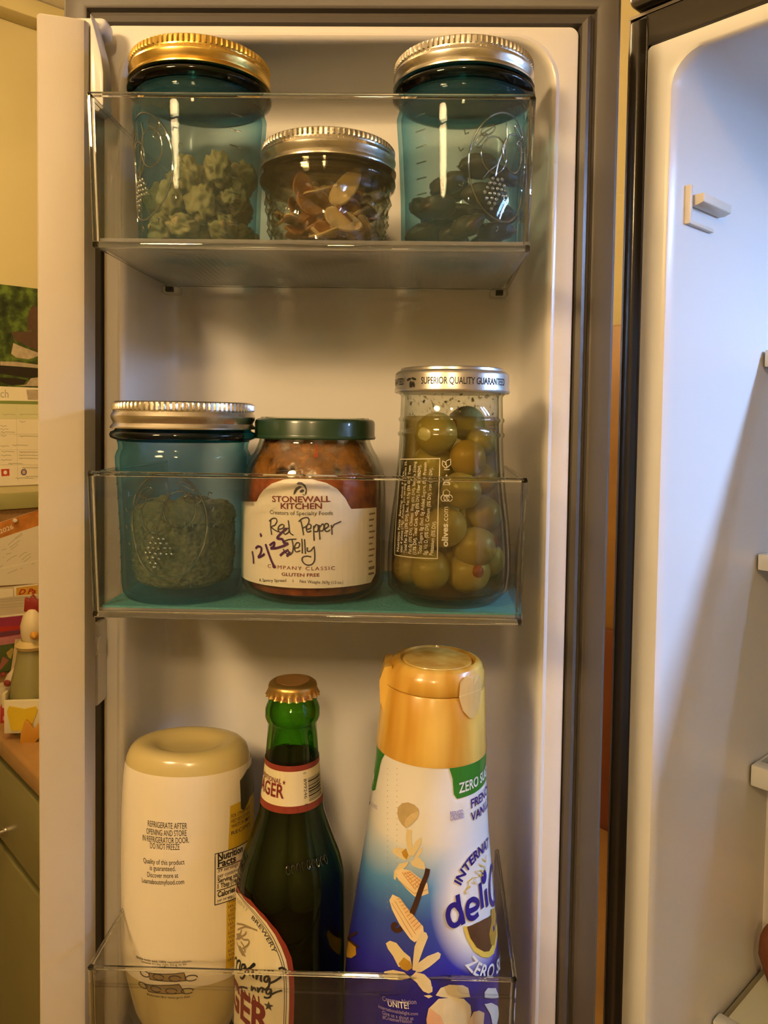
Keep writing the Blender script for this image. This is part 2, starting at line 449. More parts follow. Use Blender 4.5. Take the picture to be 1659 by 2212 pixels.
kr = MB().lathe([(0, 0), (7.5, 0), (7, 3), (5.5, 4), (5, 15), (0, 15)], 20).build('knob_stem', SILVER, dr)
kr.rotation_euler = (pi/2, 0, 0); kr.location = ((kx - XS - 2)*MM, -19.1*MM, (kz - ZF)*MM)

# boards added on the worktop; their colours imitate light grading down the hinge gap
for nm, lb, px0, px1, pt, col in (('gap_shade_board', 'added honey coloured board, its tone imitating light in the hinge gap', 1290, 1350, 700, (0.40, 0.20, 0.045)),
                                  ('gap_shade_slab', 'added red brown board, its tone imitating shade low in the hinge gap', 1285, 1345, 1370, (0.20, 0.055, 0.02))):
    y = YB - 40 if nm == 'gap_shade_board' else YB - 75
    x0, _ = kpick(px0, 1000, y); x1, zt_ = kpick(px1, pt, y)
    lo, hi = min(x0, x1) - 60, max(x0, x1) + 60
    o = kbuild(MB().prism(rrect(lo, hi, ZT, zt_, 12), y, y + 16), nm, pmat(nm + '_wood', col, 0.4, var=0.25, vscale=15), bevel=2)
    tag(o, lb, 'board' if nm == 'gap_shade_board' else 'gap_shade_slab')

# ---- soffit and pinboard wall: things on the side wall, frame x = along the wall, -y = into the room
SA = KA + pi/2
def wthing(name, label, cat, px, py, off=0, group=None, roll=0.0):
    f = Flat(None, PS, SA); u, v = f.pick(px, py, off)
    p = PS + f.ux*u + f.n*off; p.z = PS.z + v
    t = thing(name, label, cat, p, 0, group); t.rotation_euler = (0, -roll, SA)
    return t, Flat(t, p, SA, roll)
t, S = wthing('soffit', '', '', 20, 47, 0)
del t['label']; del t['category']; t['kind'] = 'structure'; t.name = 'trim_1'
MB().box(-900, 500, -55, -0.5, 0, ZC - (S.loc.z) - 1).build('soffit_board', YELLOWWALL, t, bevel=3)
# wall calendar
CALP = pmat('calendar_paper', (0.80, 0.72, 0.50), 0.6)
GREYINK = pmat('grey_ink', (0.42, 0.38, 0.24), 0.6)
FAINT = pmat('faint_ink', (0.58, 0.53, 0.34), 0.6)
t, S = wthing('wall_calendar', 'wall calendar with woodland photograph page above month grid', 'calendar', 0, 835, 1.0)
ul = -150; ur = S.pick(77, 700)[0] + 45
vt = S.pick(0, 614)[1]; vg0 = S.pick(0, 866)[1]; vb = S.pick(0, 1050)[1]
def picture_mat():
    m, nt, out = nodes_of('calendar_photo'); L = nt.links; P = N(nt, 'ShaderNodeBsdfPrincipled'); P.inputs['Roughness'].default_value = 0.35
    tc = N(nt, 'ShaderNodeTexCoord'); nz = N(nt, 'ShaderNodeTexNoise'); nz.inputs['Scale'].default_value = 42; nz.inputs['Detail'].default_value = 5
    L.new(tc.outputs['Object'], nz.inputs['Vector'])
    cr = N(nt, 'ShaderNodeValToRGB'); e = cr.color_ramp.elements
    e[0].position = 0.36; e[0].color = (0.012, 0.02, 0.006, 1); e[1].position = 0.68; e[1].color = (0.13, 0.20, 0.03, 1)
    x = e.new(0.5); x.color = (0.04, 0.065, 0.012, 1)
    L.new(nz.outputs['Fac'], cr.inputs[0]); L.new(cr.outputs[0], P.inputs['Base Color']); L.new(P.outputs[0], out.inputs[0]); return m
MB().box(ul, ur, -1.2, -0.1, 0.6, vt).build('photo_page', picture_mat(), t)
MB().box(ul, ur, -1.6, -0.1, vb, 0.4).build('grid_page', CALP, t)
z = Z(0, 600, 90, 766)
BROWNP = pmat('print_brown', (0.085, 0.045, 0.025), 0.4, var=0.4, vscale=120); STONEP = pmat('print_stone', (0.42, 0.34, 0.22), 0.4, var=0.35, vscale=90)
DARKP = pmat('print_dark', (0.018, 0.012, 0.006), 0.4)
def clipu(P): return [(min(p[0], ur - 1), p[1]) for p in P]
decal(S, 'cabin_print', [spread(S, q, z) for q in ([(500, 720), (560, 560), (600, 500), (700, 560), (700, 980), (500, 970)], [(200, 1000), (700, 980), (700, 1340), (480, 1250), (260, 1130)])], BROWNP, 1.6)
decal(S, 'rock_print', [spread(S, q, z) for q in ([(240, 1200), (400, 1270), (700, 1380), (700, 1440), (520, 1500), (300, 1470), (200, 1400)], [(0, 1540), (300, 1545), (700, 1600), (700, 1660), (300, 1630), (0, 1610)], [(480, 1960), (560, 1850), (700, 1830), (700, 1995), (350, 1990)])], STONEP, 1.7)
decal(S, 'log_print', [spread(S, q, z) for q in ([(-40, 1610), (300, 1635), (700, 1670), (700, 1835), (450, 1830), (-40, 1760)], [(-40, 1830), (300, 1850), (500, 1880), (430, 1960), (200, 1980), (-40, 1900)])], DARKP, 1.65)
z = Z(0, 830, 90, 766)
decal(S, 'green_rule', [spread(S, [(-60, 300), (700, 312), (700, 372), (-60, 360)], z)], pmat('rule_green', (0.19, 0.25, 0.05), 0.6), 1.9)
A, B = S.pick(*z((-130, 235))), S.pick(*z((150, 248)))
text(S, 'March', (A[0] - 16, A[1]), B, 17, GREYINK, off=2.0)
decal(S, 'small_print', [spread(S, [(478, 100), (700, 100), (700, 292), (505, 285)], z)], STONEP, 1.9)
decal(S, 'header_band', [spread(S, [(-60, 365), (700, 375), (700, 640), (-60, 640)], z)], pmat('band_pale_green', (0.64, 0.62, 0.33), 0.6), 1.8)
LN = [[(x0, 375), (x0 + 30, 1790)] for x0 in (290,)] + [[(-60, y), (700, y)] for y in (640, 915, 1205, 1480)]
strokes(S, 'grid_lines', [spread(S, l, z) for l in LN], 0.7, FAINT, 2.0, curve=False)
SQ = [[(x, y), (x + 25, y - 12), (x + 55, y + 10), (x + 85, y - 8), (x + wd, y)] for x, y, wd in
      ((0, 770, 120), (0, 830, 150), (10, 885, 260), (10, 950, 100), (0, 1140, 160), (220, 1125, 290), (20, 1240, 240), (10, 1310, 190), (10, 1395, 200), (350, 1250, 580), (340, 1310, 500), (340, 1365, 500), (350, 690, 110), (350, 960, 400), (40, 560, 240), (350, 560, 570), (460, 1700, 610), (280, 1730, 330), (150, 1460, 260), (400, 1540, 600))]
strokes(S, 'handwriting', [spread(S, l, z) for l in SQ], 1.1, GREYINK, 2.1)
q = spread(S, [(12, 1560), (165, 1555), (170, 1680), (22, 1690)], z)
decal(S, 'red_sticker', [q], pmat('sticker_red', (0.50, 0.06, 0.03), 0.5), 2.2)
c0 = S.pick(*z((90, 1620))); decal(S, 'sticker_dot', [ell(c0[0], c0[1], 3.6, 4.4)], CALP, 2.5)
c0 = S.pick(*z((432, 1615))); decal(S, 'blue_sticker', [ell(c0[0], c0[1], 6.2, 7)], pmat('sticker_blue', (0.14, 0.15, 0.22), 0.5), 2.2)
decal(S, 'sticker_dot', [ell(c0[0], c0[1], 3.4, 4.4)], pmat('sticker_pink', (0.62, 0.36, 0.25), 0.5), 2.5)

# pinboard with green frame
CORK = pmat('cork', (0.30, 0.165, 0.05), 0.8, var=0.3, vscale=160, bump=0.4, bscale=400)
t, S = wthing('pinboard', 'cork pinboard with sage green wooden frame below the calendar', 'pinboard', 0, 1100, 0.5)
vt = S.pick(0, 1066)[1]
MB().box(-260, 240, -5, -0.2, -395, -0.5).build('cork_sheet', CORK, t)
MB().box(-280, 250, -16, -0.2, 0, vt).build('frame_rail', pmat('sage_frame', (0.33, 0.31, 0.115), 0.45), t, bevel=2)
PB = Flat(None, PS, SA)
def pinned(name, label, cat, outline, mat, z, off, th=0.8):
    px, py = z(outline[0]); t, S = wthing(name, label, cat, px, py, off)
    pts = [S.pick(*z(p), 0) for p in outline]
    MB().prism(pts, -th, -0.05).build('sheet', mat, t)
    return t, S
z = Z(0, 1080, 90, 622)
ORANGEP = pmat('print_orange', (0.50, 0.19, 0.03), 0.45, var=0.5, vscale=60)
t, S = pinned('pinned_calendar', 'tilted calendar page with orange 2026 heading pinned to the corkboard', 'calendar', [(-200, 400), (640, 120), (660, 1240), (-180, 1290)], pmat('paper_white', (0.70, 0.63, 0.46), 0.6), z, 6)
decal(S, 'heading', [spread(S, [(-200, 402), (636, 124), (640, 360), (300, 470), (-200, 640)], z)], ORANGEP, 0.9)
text(S, '2026', S.pick(*z((0, 505))), S.pick(*z((205, 425))), 9.5, pmat('cream_ink', (0.75, 0.62, 0.42), 0.5), 0.02, 1.3)
strokes(S, 'handwriting', [spread(S, l, z) for l in ([(20, 750), (60, 735), (90, 730)], [(120, 670), (200, 600), (330, 520)], [(140, 710), (230, 650), (300, 600)], [(160, 740), (270, 660)], [(220, 570), (330, 490)], [(90, 810), (160, 790)], [(40, 860), (60, 850)], [(280, 850), (360, 790), (400, 780)], [(320, 900), (400, 830), (460, 800)], [(350, 930), (460, 840)], [(100, 920), (140, 880), (250, 820)], [(0, 1000), (40, 970)], [(110, 1090), (150, 1080), (260, 1030)], [(300, 1030), (330, 1010)], [(470, 960), (510, 945)])], 1.3, GREYINK, 1.0)
strokes(S, 'fold_line', [spread(S, [(-150, 1060), (660, 880)], z)], 1.4, pmat('paper_light', (0.80, 0.73, 0.52), 0.6), 0.95, curve=False)
t, S = wthing('pushpin', 'white pushpin holding the orange calendar heading', 'pushpin', *z((205, 300)), 7)
o = MB().lathe([(0, 0), (2.2, 0), (2.2, 4), (4, 6), (4.6, 8), (4, 11), (0, 12)], 16).build('head', pmat('pin_white', (0.8, 0.75, 0.62), 0.3), t); o.rotation_euler = (pi/2, 0, 0)
t, S = pinned('flyer', 'white flyer with yellow and red printed heading on the pinboard', 'paper', [(-120, 1320), (640, 1240), (650, 1690), (-120, 1770)], pmat('paper_grey', (0.56, 0.47, 0.30), 0.6), z, 8)
for q in ([(-100, 1330), (190, 1320), (190, 1440), (-100, 1480)], [(-100, 1740), (640, 1655), (640, 1690), (-100, 1770)]): decal(S, 'white_panel', [spread(S, q, z)], CALP, 0.95)
decal(S, 'logo_frame', [spread(S, [(205, 1295), (560, 1250), (560, 1420), (215, 1435)], z)], CALP, 1.0)
decal(S, 'logo_panel', [spread(S, [(240, 1310), (560, 1270), (560, 1405), (240, 1425)], z)], pmat('print_amber', (0.62, 0.35, 0.04), 0.5), 1.2)
RED = pmat('print_red', (0.42, 0.03, 0.015), 0.5)
text(S, 'D Pa', S.pick(*z((272, 1412))), S.pick(*z((530, 1392))), 11, RED, 0.03, 1.5, shear=0.3)
strokes(S, 'fine_print', [spread(S, [(0, y), (540, y - 45)], z) for y in (1490, 1520, 1570, 1610)], 1.5, GREYINK, 1.0, curve=False)
t, S = pinned('magenta_folder', 'magenta and red striped folder leaning below the flyer', 'folder', [(-120, 1770), (640, 1690), (640, 1950), (-120, 2070)], pmat('print_magenta', (0.30, 0.03, 0.075), 0.4), z, 11, 3)
decal(S, 'red_stripe', [spread(S, [(-100, 1900), (640, 1840), (640, 1880), (-100, 1975)], z)], RED, 3.2)
decal(S, 'violet_stripe', [spread(S, [(-100, 1985), (640, 1895), (640, 1945), (-100, 2050)], z)], pmat('print_violet', (0.14, 0.04, 0.06), 0.5), 3.2)
t, S = pinned('pink_card', 'pink patterned card under the magenta folder', 'card', [(-120, 2040), (640, 1935), (640, 2110), (-120, 2200)], pmat('print_pink', (0.48, 0.18, 0.18), 0.5, var=0.3, vscale=70), z, 13)
z = Z(0, 1380, 90, 905)
t, S = pinned('photo_card', 'dark snapshot with green, pink and yellow shapes beside the white card', 'photograph', [(-60, 150), (310, 95), (230, 690), (-60, 740)], pmat('snap_green', (0.08, 0.11, 0.03), 0.4, var=0.5, vscale=60), z, 15)
decal(S, 'snap_yellow', [spread(S, [(130, 300), (260, 190), (300, 240), (235, 430), (180, 400)], z)], pmat('snap_yel', (0.42, 0.30, 0.07), 0.5), 1.0)
decal(S, 'snap_pink', [spread(S, [(0, 560), (60, 380), (190, 460), (40, 640), (-20, 690)], z)], pmat('snap_pnk', (0.34, 0.12, 0.08), 0.5), 1.0)
t, S = pinned('white_card', 'pale card with green border behind the hen figurine', 'card', [(330, 10), (860, -20), (840, 800), (235, 690)], pmat('card_cream', (0.58, 0.46, 0.24), 0.6), z, 18)
strokes(S, 'green_border', [spread(S, [(410, 40), (320, 670)], z)], 2.2, SAGE, 1.0, curve=False)
decal(S, 'panel', [spread(S, [(425, 50), (840, 30), (830, 720), (350, 670)], z)], pmat('card_green', (0.44, 0.40, 0.15), 0.6), 0.95)

# hen figurine and small things on the worktop
def onwt(px, py):                                        # point of the worktop under a pixel
    r = ray(px, py); p = r*(ZT/r.z); return p
FZ = Z(0, 1380, 90, 905)
base = onwt(68, 1577); fig_r = 42
hen = thing('hen_figurine', 'painted hen figurine with green body, white head and yellow sign', 'figurine', base + Vector((0, 0, 0)), radians(8))
HG = pmat('hen_green', (0.27, 0.24, 0.085), 0.4); HC = pmat('hen_cream', (0.66, 0.55, 0.32), 0.4)
MB().lathe([(0, 0), (30, 0), (37, 10), (42, 30), (42, 60), (36, 105), (26, 150), (18, 185), (0, 190)], 32).build('body', HG, hen)
MB().lathe([(0, 0), (16, 2), (22, 20), (23, 38), (18, 58), (8, 70), (0, 72)], 28, c=(4, -2, 172)).build('head', HC, hen)
MB().lathe([(0, 0), (27, 2), (31, 9), (22, 18), (0, 20)], 24, c=(2, -2, 163)).build('collar', pmat('hen_collar', (0.58, 0.44, 0.17), 0.5), hen)
MB().prism([(-16, 0), (16, -4), (22, 18), (14, 30), (8, 22), (0, 34), (-6, 24), (-14, 28)], -5, 5).build('comb', pmat('hen_red', (0.26, 0.02, 0.012), 0.4), hen, bevel=2, loc=(0.004, -0.002, 0.238))
MB().lathe([(8, 0), (5, 8), (0, 16)], 12).build('beak', pmat('hen_beak', (0.62, 0.30, 0.04), 0.4), hen, loc=(0.014, -0.026, 0.196)).rotation_euler = (pi/2, 0, 0.3)
bd = MB().box(-34, 34, -50, -43, 14, 78).build('sign_board', pmat('sign_cream', (0.74, 0.66, 0.42), 0.5), hen, bevel=1.5)
MB().prism([(-20, 20), (14, 20), (28, 58), (24, 66), (4, 62), (-24, 68), (-28, 58)], -52, -50.2).build('sign_heart', pmat('sign_yellow', (0.72, 0.50, 0.02), 0.5), bd)
for sx in (-1, 1): MB().box(sx*38 - 4 if sx > 0 else -41, sx*38 + 4 if sx > 0 else -33, -44, -20, 60, 90).build('wing', HC, hen, bevel=4)
MB().prism([(-2, -4), (26, -2), (40, 18), (44, 42), (30, 34), (24, 24), (16, 36), (8, 44), (0, 20)], -62, -52.5).build('foot', pmat('hen_foot', (0.60, 0.28, 0.03), 0.45), hen, bevel=2)
p = onwt(8, 1542)
lf = thing('lamb_figurine', 'small white figurine with red spots beside the hen', 'figurine', p + Vector((0, 0, 0)), radians(10))
MB().lathe([(0, 0), (20, 0), (25, 12), (24, 40), (16, 62), (0, 66)], 24).build('body', pmat('lamb_tan', (0.52, 0.42, 0.24), 0.6), lf)
hd = MB().lathe([(0, 0), (13, 4), (19, 20), (19, 38), (12, 54), (0, 60)], 24).build('head', pmat('lamb_white', (0.66, 0.56, 0.38), 0.6), lf, loc=(0.010, -0.008, 0.058)); hd.rotation_euler = (0, 0.75, 0)
for dx, dz, a in ((8, 92, 5), (16, 74, 7)): MB().lathe([(0, 0), (a, 1), (a*0.8, 3), (0, 4)], 14).build('red_spot', pmat('lamb_red', (0.26, 0.035, 0.02), 0.5), lf, loc=(dx*MM, -0.0275, dz*MM)).rotation_euler = (pi/2, 0, 0)
p = onwt(15, 1558)
rb = thing('red_box', 'small red box between the two figurines', 'box', p + Vector((0, 0, 0)), radians(20))
MB().box(-11, 11, -9, 9, 0, 34).build('carton', RED, rb, bevel=1); MB().box(-6, 5, -9.6, -9.1, 6, 14).build('label_patch', pmat('patch_pink', (0.6, 0.3, 0.25), 0.5), rb)

# ================================================================== the open fridge door
YL = 418                                                 # plane of the door liner's flat frame
FX0, FX1, FZ1, FZ0 = -162.6, 91.7, 210.5, -760
door = thing('fridge_door_assembly', 'open white fridge door with moulded liner and dark gasket', 'fridge door', (0, 0, -800))
DZ = 800
def dloop(pts, Y): return [(x, Y, z + DZ) for x, z in pts]
RX0, RX1, RZ1, RZ0 = -151.2, 78.2, 203.0, -745
def rr(ins, r): return rrect(RX0 + ins, RX1 - ins, RZ0 + ins, RZ1 - ins, r, 8)
def fr(ins, r): return rrect(FX0 + ins, FX1 - ins, FZ0 + ins, FZ1 - ins, r, 8)
mb = MB()
mb.loops([dloop(fr(0, 5), 434), dloop(fr(0, 5), YL + 1.6), dloop(fr(0.5, 4.6), YL + 0.5), dloop(fr(1.6, 4), YL),
          dloop(rr(-3.6, 26), YL), dloop(rr(-2.8, 25.5), YL - 0.9), dloop(rr(-1.6, 25), YL - 1.4), dloop(rr(-0.4, 24), YL - 0.9), dloop(rr(0.6, 23), YL + 0.6),
          dloop(rr(1.4, 22), YL + 3.5), dloop(rr(2.6, 22), YL + 20), dloop(rr(4.6, 21), YL + 44), dloop(rr(6.0, 20), YL + 52), dloop(rr(9, 19), YL + 57.5), dloop(rr(14, 17), YL + 61), dloop(rr(21, 14), YL + 62)], True, False, True)
mb.build('liner', WHITE, door, smooth=40)
# gasket: ribbed rubber profile running round the liner
mb = MB(); L = []
for d, y in ((0.4, 430), (0.5, 421.5), (1.6, 418.4), (4.2, 417.4), (6.2, 419.0), (7.4, 422.5), (8.6, 422.8), (9.6, 419.6), (11.2, 418.8), (17.5, 418.0), (20.6, 418.6), (22.2, 420.5), (22.6, 424), (22.6, 434)):
    L.append(dloop([(FX1 + d, FZ1 + d), (FX0 - d, FZ1 + d), (FX0 - d, FZ0 - d), (FX1 + d, FZ0 - d)], y))
mb.loops(L).build('gasket', GASKET, door, smooth=25)
mb = MB()
mb.box(-186, 114.2, 484, 520, DZ + FZ0 - 24, DZ + 234); mb.box(-186, -163, 434.2, 484, DZ + FZ0 - 24, DZ + 234); mb.box(92.2, 114.2, 434.2, 484, DZ + FZ0 - 24, DZ + 234)
mb.box(-163, 92.2, 434.2, 484, DZ + 211, DZ + 234); mb.box(-163, 92.2, 434.2, 484, DZ + FZ0 - 24, DZ + FZ0 - 1)
mb.build('door_shell', STEEL, door, smooth=0)
# flip-out mullion along the free edge of the door
ml = MB()
tl, tr = at(77, 25, 384), at(184, 38, 388)
prof = [(tl.x, 402), (tl.x, 385.2), (tl.x + 1.2, 384), (tr.x - 3.2, 387.2), (tr.x - 0.8, 388.5), (tr.x, 391), (tr.x + 0.2, 400), (tr.x - 1.5, 402)]
ml.loops([[(x, y, -760 + DZ) for x, y in prof], [(x, y, (tl.z - 1.2 if x < -170 else tr.z - 1.5) + DZ) for x, y in prof], [(x*0.985 - 2.57, y + 1.5 if y < 395 else y, (tl.z if x < -170 else tr.z - 0.2) + DZ) for x, y in prof]], True, True, True)
MULL = pmat('mullion_dimmed_plastic', (0.52, 0.455, 0.36), 0.4, bump=0.05, bscale=700, var=0.05, vscale=9)  # white plastic dimmed in its colour, to offset the near lamp
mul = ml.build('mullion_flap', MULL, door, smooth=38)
# moulded cheek at the top of the mullion, knob and hinge plate lower down
p = [(-0.5, -40), (-0.5, 8), (2.5, -2), (5.5, -14), (6.6, -22), (6.6, -38), (4, -42)]
MB().prism([(x + tr.x + 1, z_ + 196 + DZ) for x, z_ in p], 392, 404).build('hinge_cheek', WHITE, mul, bevel=1.2)
MB().box(tr.x - 26, tr.x + 5, 402, 414, DZ + tr.z - 1, DZ + tr.z + 8).build('end_cap', WHITE, mul, bevel=3, seg=3)
a, b = at(206, 1342, 412), at(221.5, 1517, 412)
MB().prism(rrect(a.x, b.x, b.z + DZ, a.z + DZ, 1.4, 4), 406, 419).build('hinge_plate', WHITE, door, bevel=0.8)
c = at(199, 1393, 408)
o = MB().lathe([(0, 0), (5.6, 0), (6, 1.5), (6, 6), (4.5, 9), (0, 9.5)], 20).build('hinge_button', WHITE, door, loc=((c.x - 4)*MM, 0.408, (c.z + DZ)*MM)); o.rotation_euler = (0, pi/2, 0)

# ================================================================== the fridge cabinet
fc = kthing('fridge_cabinet', 'white fridge interior lit bluish with dark front flange', 'refrigerator', (0, 0, ZF))
CZ = -ZF
def cbx(x0, x1, y0, y1, z0, z1): return MB().box(x0, x1, y0, y1, z0 + CZ, z1 + CZ)
ZB = -1500
mb = cbx(0, 11, 0, 8, ZB, 238.5); mb.box(11, 880, 0, 8, 221 + CZ, 238.5 + CZ); mb.box(869, 880, 0, 8, ZB + CZ, 221 + CZ)
mb.build('front_flange', DARKMETAL, fc, bevel=0.8)
cbx(-1.2, -0.1, 0.4, 660, ZB, 240).build('side_panel', STEEL, fc, smooth=0)
cbx(-1.2, 880, 0.4, 660, 240.2, 242).build('top_panel', STEEL, fc, smooth=0)
# moulded inner liner with rounded opening
def cr(x0, x1, z0, z1, r): return rrect(x0, x1, z0 + CZ, z1 + CZ, r, 8)
L = []
for ins, y, r in ((0, 8, 3), (0, 1.0, 3), (0.8, -0.4, 3), (13.2, -0.6, 17), (15.4, 0.4, 19), (16.6, 3.2, 20), (17.0, 8, 20), (18.5, 120, 18), (21, 560, 16), (30, 590, 14), (50, 598, 10)):
    L.append([(x, y, z_) for x, z_ in cr(11.2 + ins, 868.8 - ins, ZB + 40 + ins, 220.8 - (ins if ins < 2 else ins*0.62), r)])
MB().loops(L, True, False, True).build('inner_liner', CAVITY, fc, smooth=40)
XW = 28.8
# LED lamp in the ceiling of the compartment
ld = MB().box(300, 640, 205, 232, 203.5 + CZ, 208 + CZ).build('led_lamp', emat('led_diffuser', LED_COL, LED_STR), fc, smooth=0)
# door-switch bracket on the left inner wall
CREAMP = pmat('bracket_plastic', (0.72, 0.66, 0.56), 0.4)
br = cbx(XW - 0.6, XW + 3, 17.5, 20.2, 118.5, 141).build('bracket_post', CREAMP, fc, bevel=0.5)
cbx(XW - 0.6, XW + 2.6, 20.3, 50, 118.6, 120.8).build('bracket_ledge', CREAMP, fc, bevel=0.4)
MB().prism([(0, 2), (0, 8.5), (8, 8.5), (8, 3.4), (4, 2)], 0, 38).build('bracket_tab', CREAMP, fc, bevel=0.5, loc=(XW*MM, 0.0235, (128 + CZ)*MM))
# rib on the inner wall
MB().loops([[(XW - 1 + d, y, z_ + CZ) for z_ in (-1380,)] + [(XW - 1 + d, y, 30 + CZ)] for d, y in ((0, 166), (4, 172), (4, 196), (0, 202))], False).build('wall_rib', CAVITY, fc)
# shelves
TRIM = pmat('shelf_trim_grey', (0.60, 0.61, 0.61), 0.35)
FROST = gmat('frosted_shelf_glass', (0.55, 0.60, 0.60), (0.3, 0.36, 0.36), 0.15, 1.5, haze=0.45, hazecol=(0.75, 0.8, 0.8))
for i, (z0, z1, lb) in enumerate(((41, 53, 'topmost glass fridge shelf with grey front trim'), (-100.5, -89, 'middle glass fridge shelf with light grey front trim'), (-254, -239, 'third glass fridge shelf down with pale grey front trim'))):
    sh = kthing('fridge_shelf', lb, 'shelf', (0, 0, z0), 'glass shelves in the fridge')
    MB().box(XW + 2.6, 842, 133.5, 146, 0, z1 - z0).build('front_trim', TRIM, sh, bevel=1.2)
    MB().box(XW + 4, 840, 146.2, 550, (z1 - z0)*0.5 - 2, (z1 - z0)*0.5 + 2).build('glass_plate', FROST, sh, smooth=0)
    MB().box(XW + 2.4, XW + 3.8, 146.2, 545, 0, (z1 - z0)*0.9).build('side_rail', TRIM, sh)
sh = kthing('crisper_cover', 'greenish white shelf above the crisper at the bottom right corner', 'shelf', (0, 0, -412))
MB().box(XW + 7, 838, 98, 550, 6, 11).build('glass_plate', pmat('shelf_cream_green', (0.50, 0.50, 0.40), 0.25), sh, bevel=1)
MB().box(XW + 1.2, 842, 86, 97.6, 0, 12).build('front_trim', TRIM, sh, bevel=2)
MB().box(XW + 2.6, XW + 6.6, 98, 548, 0, 8).build('side_rail', pmat('rail_olive', (0.22, 0.20, 0.13), 0.5), sh)
# reddish brown root and orange pack standing on it at the picture's edge
r_ = ray(1662, 2148); zz = -400.8; p = r_*(zz/r_.z)
rt = thing('sweet_potato', 'reddish brown pointed sweet potato on the lowest fridge shelf', 'vegetable', p + Vector((4, 6, 0)), KA)
me = blob('root', 9, 9, 24, 0.10, 1.3, 3, pmat('root_skin', (0.15, 0.045, 0.014), 0.55, var=0.3, vscale=150, bump=0.3), 3)
for v in me.vertices:
    v.co.x *= 1 - 0.55*max(0, -v.co.z/0.024); v.co.y *= 1 - 0.55*max(0, -v.co.z/0.024)
o = link('root', me, MATS['root_skin'], rt, 0, (0, 0, 0.024)); me.shade_smooth()
og = thing('orange_carton', 'orange carton behind the sweet potato in the fridge', 'carton', p + E2*60 + E1*26, KA)
MB().box(-24, 40, -20, 34, 0, 62).build('carton_body', pmat('carton_orange', (0.55, 0.26, 0.05), 0.5), og, bevel=2); MB().box(-24, 40, -20, 34, 62.2, 66).build('carton_lid', pmat('carton_lid', (0.45, 0.18, 0.03), 0.5), og, bevel=1)
# hinge block on top of the cabinet
hb = kthing('hinge_cover', 'black glossy hinge cover above the fridge flange', 'hinge cover', (2, -6, 243))
MB().prism(rrect(0, 70, 0, 26, 5, 4), 0, 60).build('cover', DARKMETAL, hb, bevel=2); MB().box(8, 60, -1.5, -0.2, 6, 10).build('cover_slot', GASKET, hb)

# ================================================================== clear door bins
def make_bin(label, zr, zb, floor_z, detail=True):
    t = thing('door_bin', label, 'door bin', (0, 0, zb), 0, 'clear bins on the fridge door')
    XL, XR, H = -146.5, 59.5, zr - zb
    grow = 0.05
    def xr(y): return XR + (y - 357)*grow
    # front panel: section with a small step below the rim
    sec_o = [(356.6, H), (356.8, H - 7.6), (357.6, H - 9.2), (359.2, H - 10.4), (359.8, H - 12), (361.6, 6.5), (362.2, 3.2)]
    def panel(sec, xa, xb, th):
        front = sec; back = [(y + th, z_) for y, z_ in sec][::-1]; ring = front + back; n = len(ring); nx = 14
        Ls = []
        for i in range(nx + 1):
            x = xa + (xb - xa)*i/nx; Ls.append([(x, y, z_) for y, z_ in ring])
        return MB().loops(Ls, True, True, True)
    panel(sec_o, XL + 2.2, XR - 2.0, 1.9).build('front_panel', BIN, t, smooth=50)
    # rounded top edge of the front and the lip at the bottom
    MB().tube([(XL + 0.6 + (XR - XL - 1.2)*i/10, 357.5, H + 0.2) for i in range(11)], 1.15, 8).build('top_rim', BINEDGE, t)
    MB().box(XL + 1, XR - 0.6, 360.4, 363.6, 0, 3.0).build('bottom_lip', BINEDGE, t, bevel=0.7)
    for sx in (0, 1):
        x0 = (lambda y: XL + max(0, y - 400)*0.035) if sx == 0 else (lambda y: xr(y) - 1.9)
        ys = [358 + (468 - 358)*i/6 for i in range(7)]
        Ls = []
        for i, y in enumerate(ys):
            top = H - 0.4 - (0.0 if i < 2 else 0); dy = 0 if i else 0
            a0 = x0(y); ins = 1.2 if sx == 0 else -1.2
            Ls.append([(a0 + ins, y + (3 if i == 0 else 0), 2.5), (a0 + ins + 1.9, y + (3 if i == 0 else 0), 2.5), (a0 + 1.9, y, top), (a0, y, top)])
        MB().loops(Ls, True, True, True).build('side_panel', BIN, t, smooth=30)
        xe = XL + 1.2 if sx == 0 else XR - 1.4
        MB().tube([(xe, 358.0, H), (xe + (0.2 if sx == 0 else -0.2), 358.6, H - 9), (xe + (0.5 if sx == 0 else -0.6), 360.4, H*0.5), (xe + (0.9 if sx == 0 else -1), 362.4, 3)], [1.5, 1.5, 1.4, 1.5], 8).build('corner_edge', BINEDGE, t)
        MB().tube([(x0(y) + 0.95, y, H + 0.1) for y in ys], 0.95, 6).build('side_rim', BINEDGE, t)
        MB().tube([(x0(y) + (2.0 if sx == 0 else -0.2), y, 1.6) for y in (363, 420, 466)], 1.2, 6).build('side_lip', BINEDGE, t)
        # clip on the back corner
        xc = -138 if sx == 0 else 57
        MB().prism(rrect(xc - 5, xc + 5, -5.5, -0.6, 1.5, 3), 456, 466).build('mounting_tab', BIN, t, bevel=0.5)
        MB().box(xc - 2, xc + 2, 455, 458.6, -4.6, -1.8).build('clip_screw', BLACK, t)
    MB().box(XL + 3.4, xr(420) - 3.4, 364.0, 465.6, floor_z - zb - 4.2, floor_z - zb).build('floor_panel', BINFLOOR, t, smooth=0)
    bp = MB().box(XL + 3, xr(460) - 4, 466, 468, 2, H*0.32).build('back_panel', BIN, t, smooth=0)
    MB().tube([(XL + 3 + (xr(460) - XL - 7)*i/6, 466.8, 1.2) for i in range(7)], 1.3, 6).build('back_lip', BINEDGE, t)
    return t
FLOOR1, FLOOR2, FLOOR3 = 84.4, -91.6, -362
make_bin('clear plastic door bin at the top holding three lidded jars', 148.2, 79.4, FLOOR1)
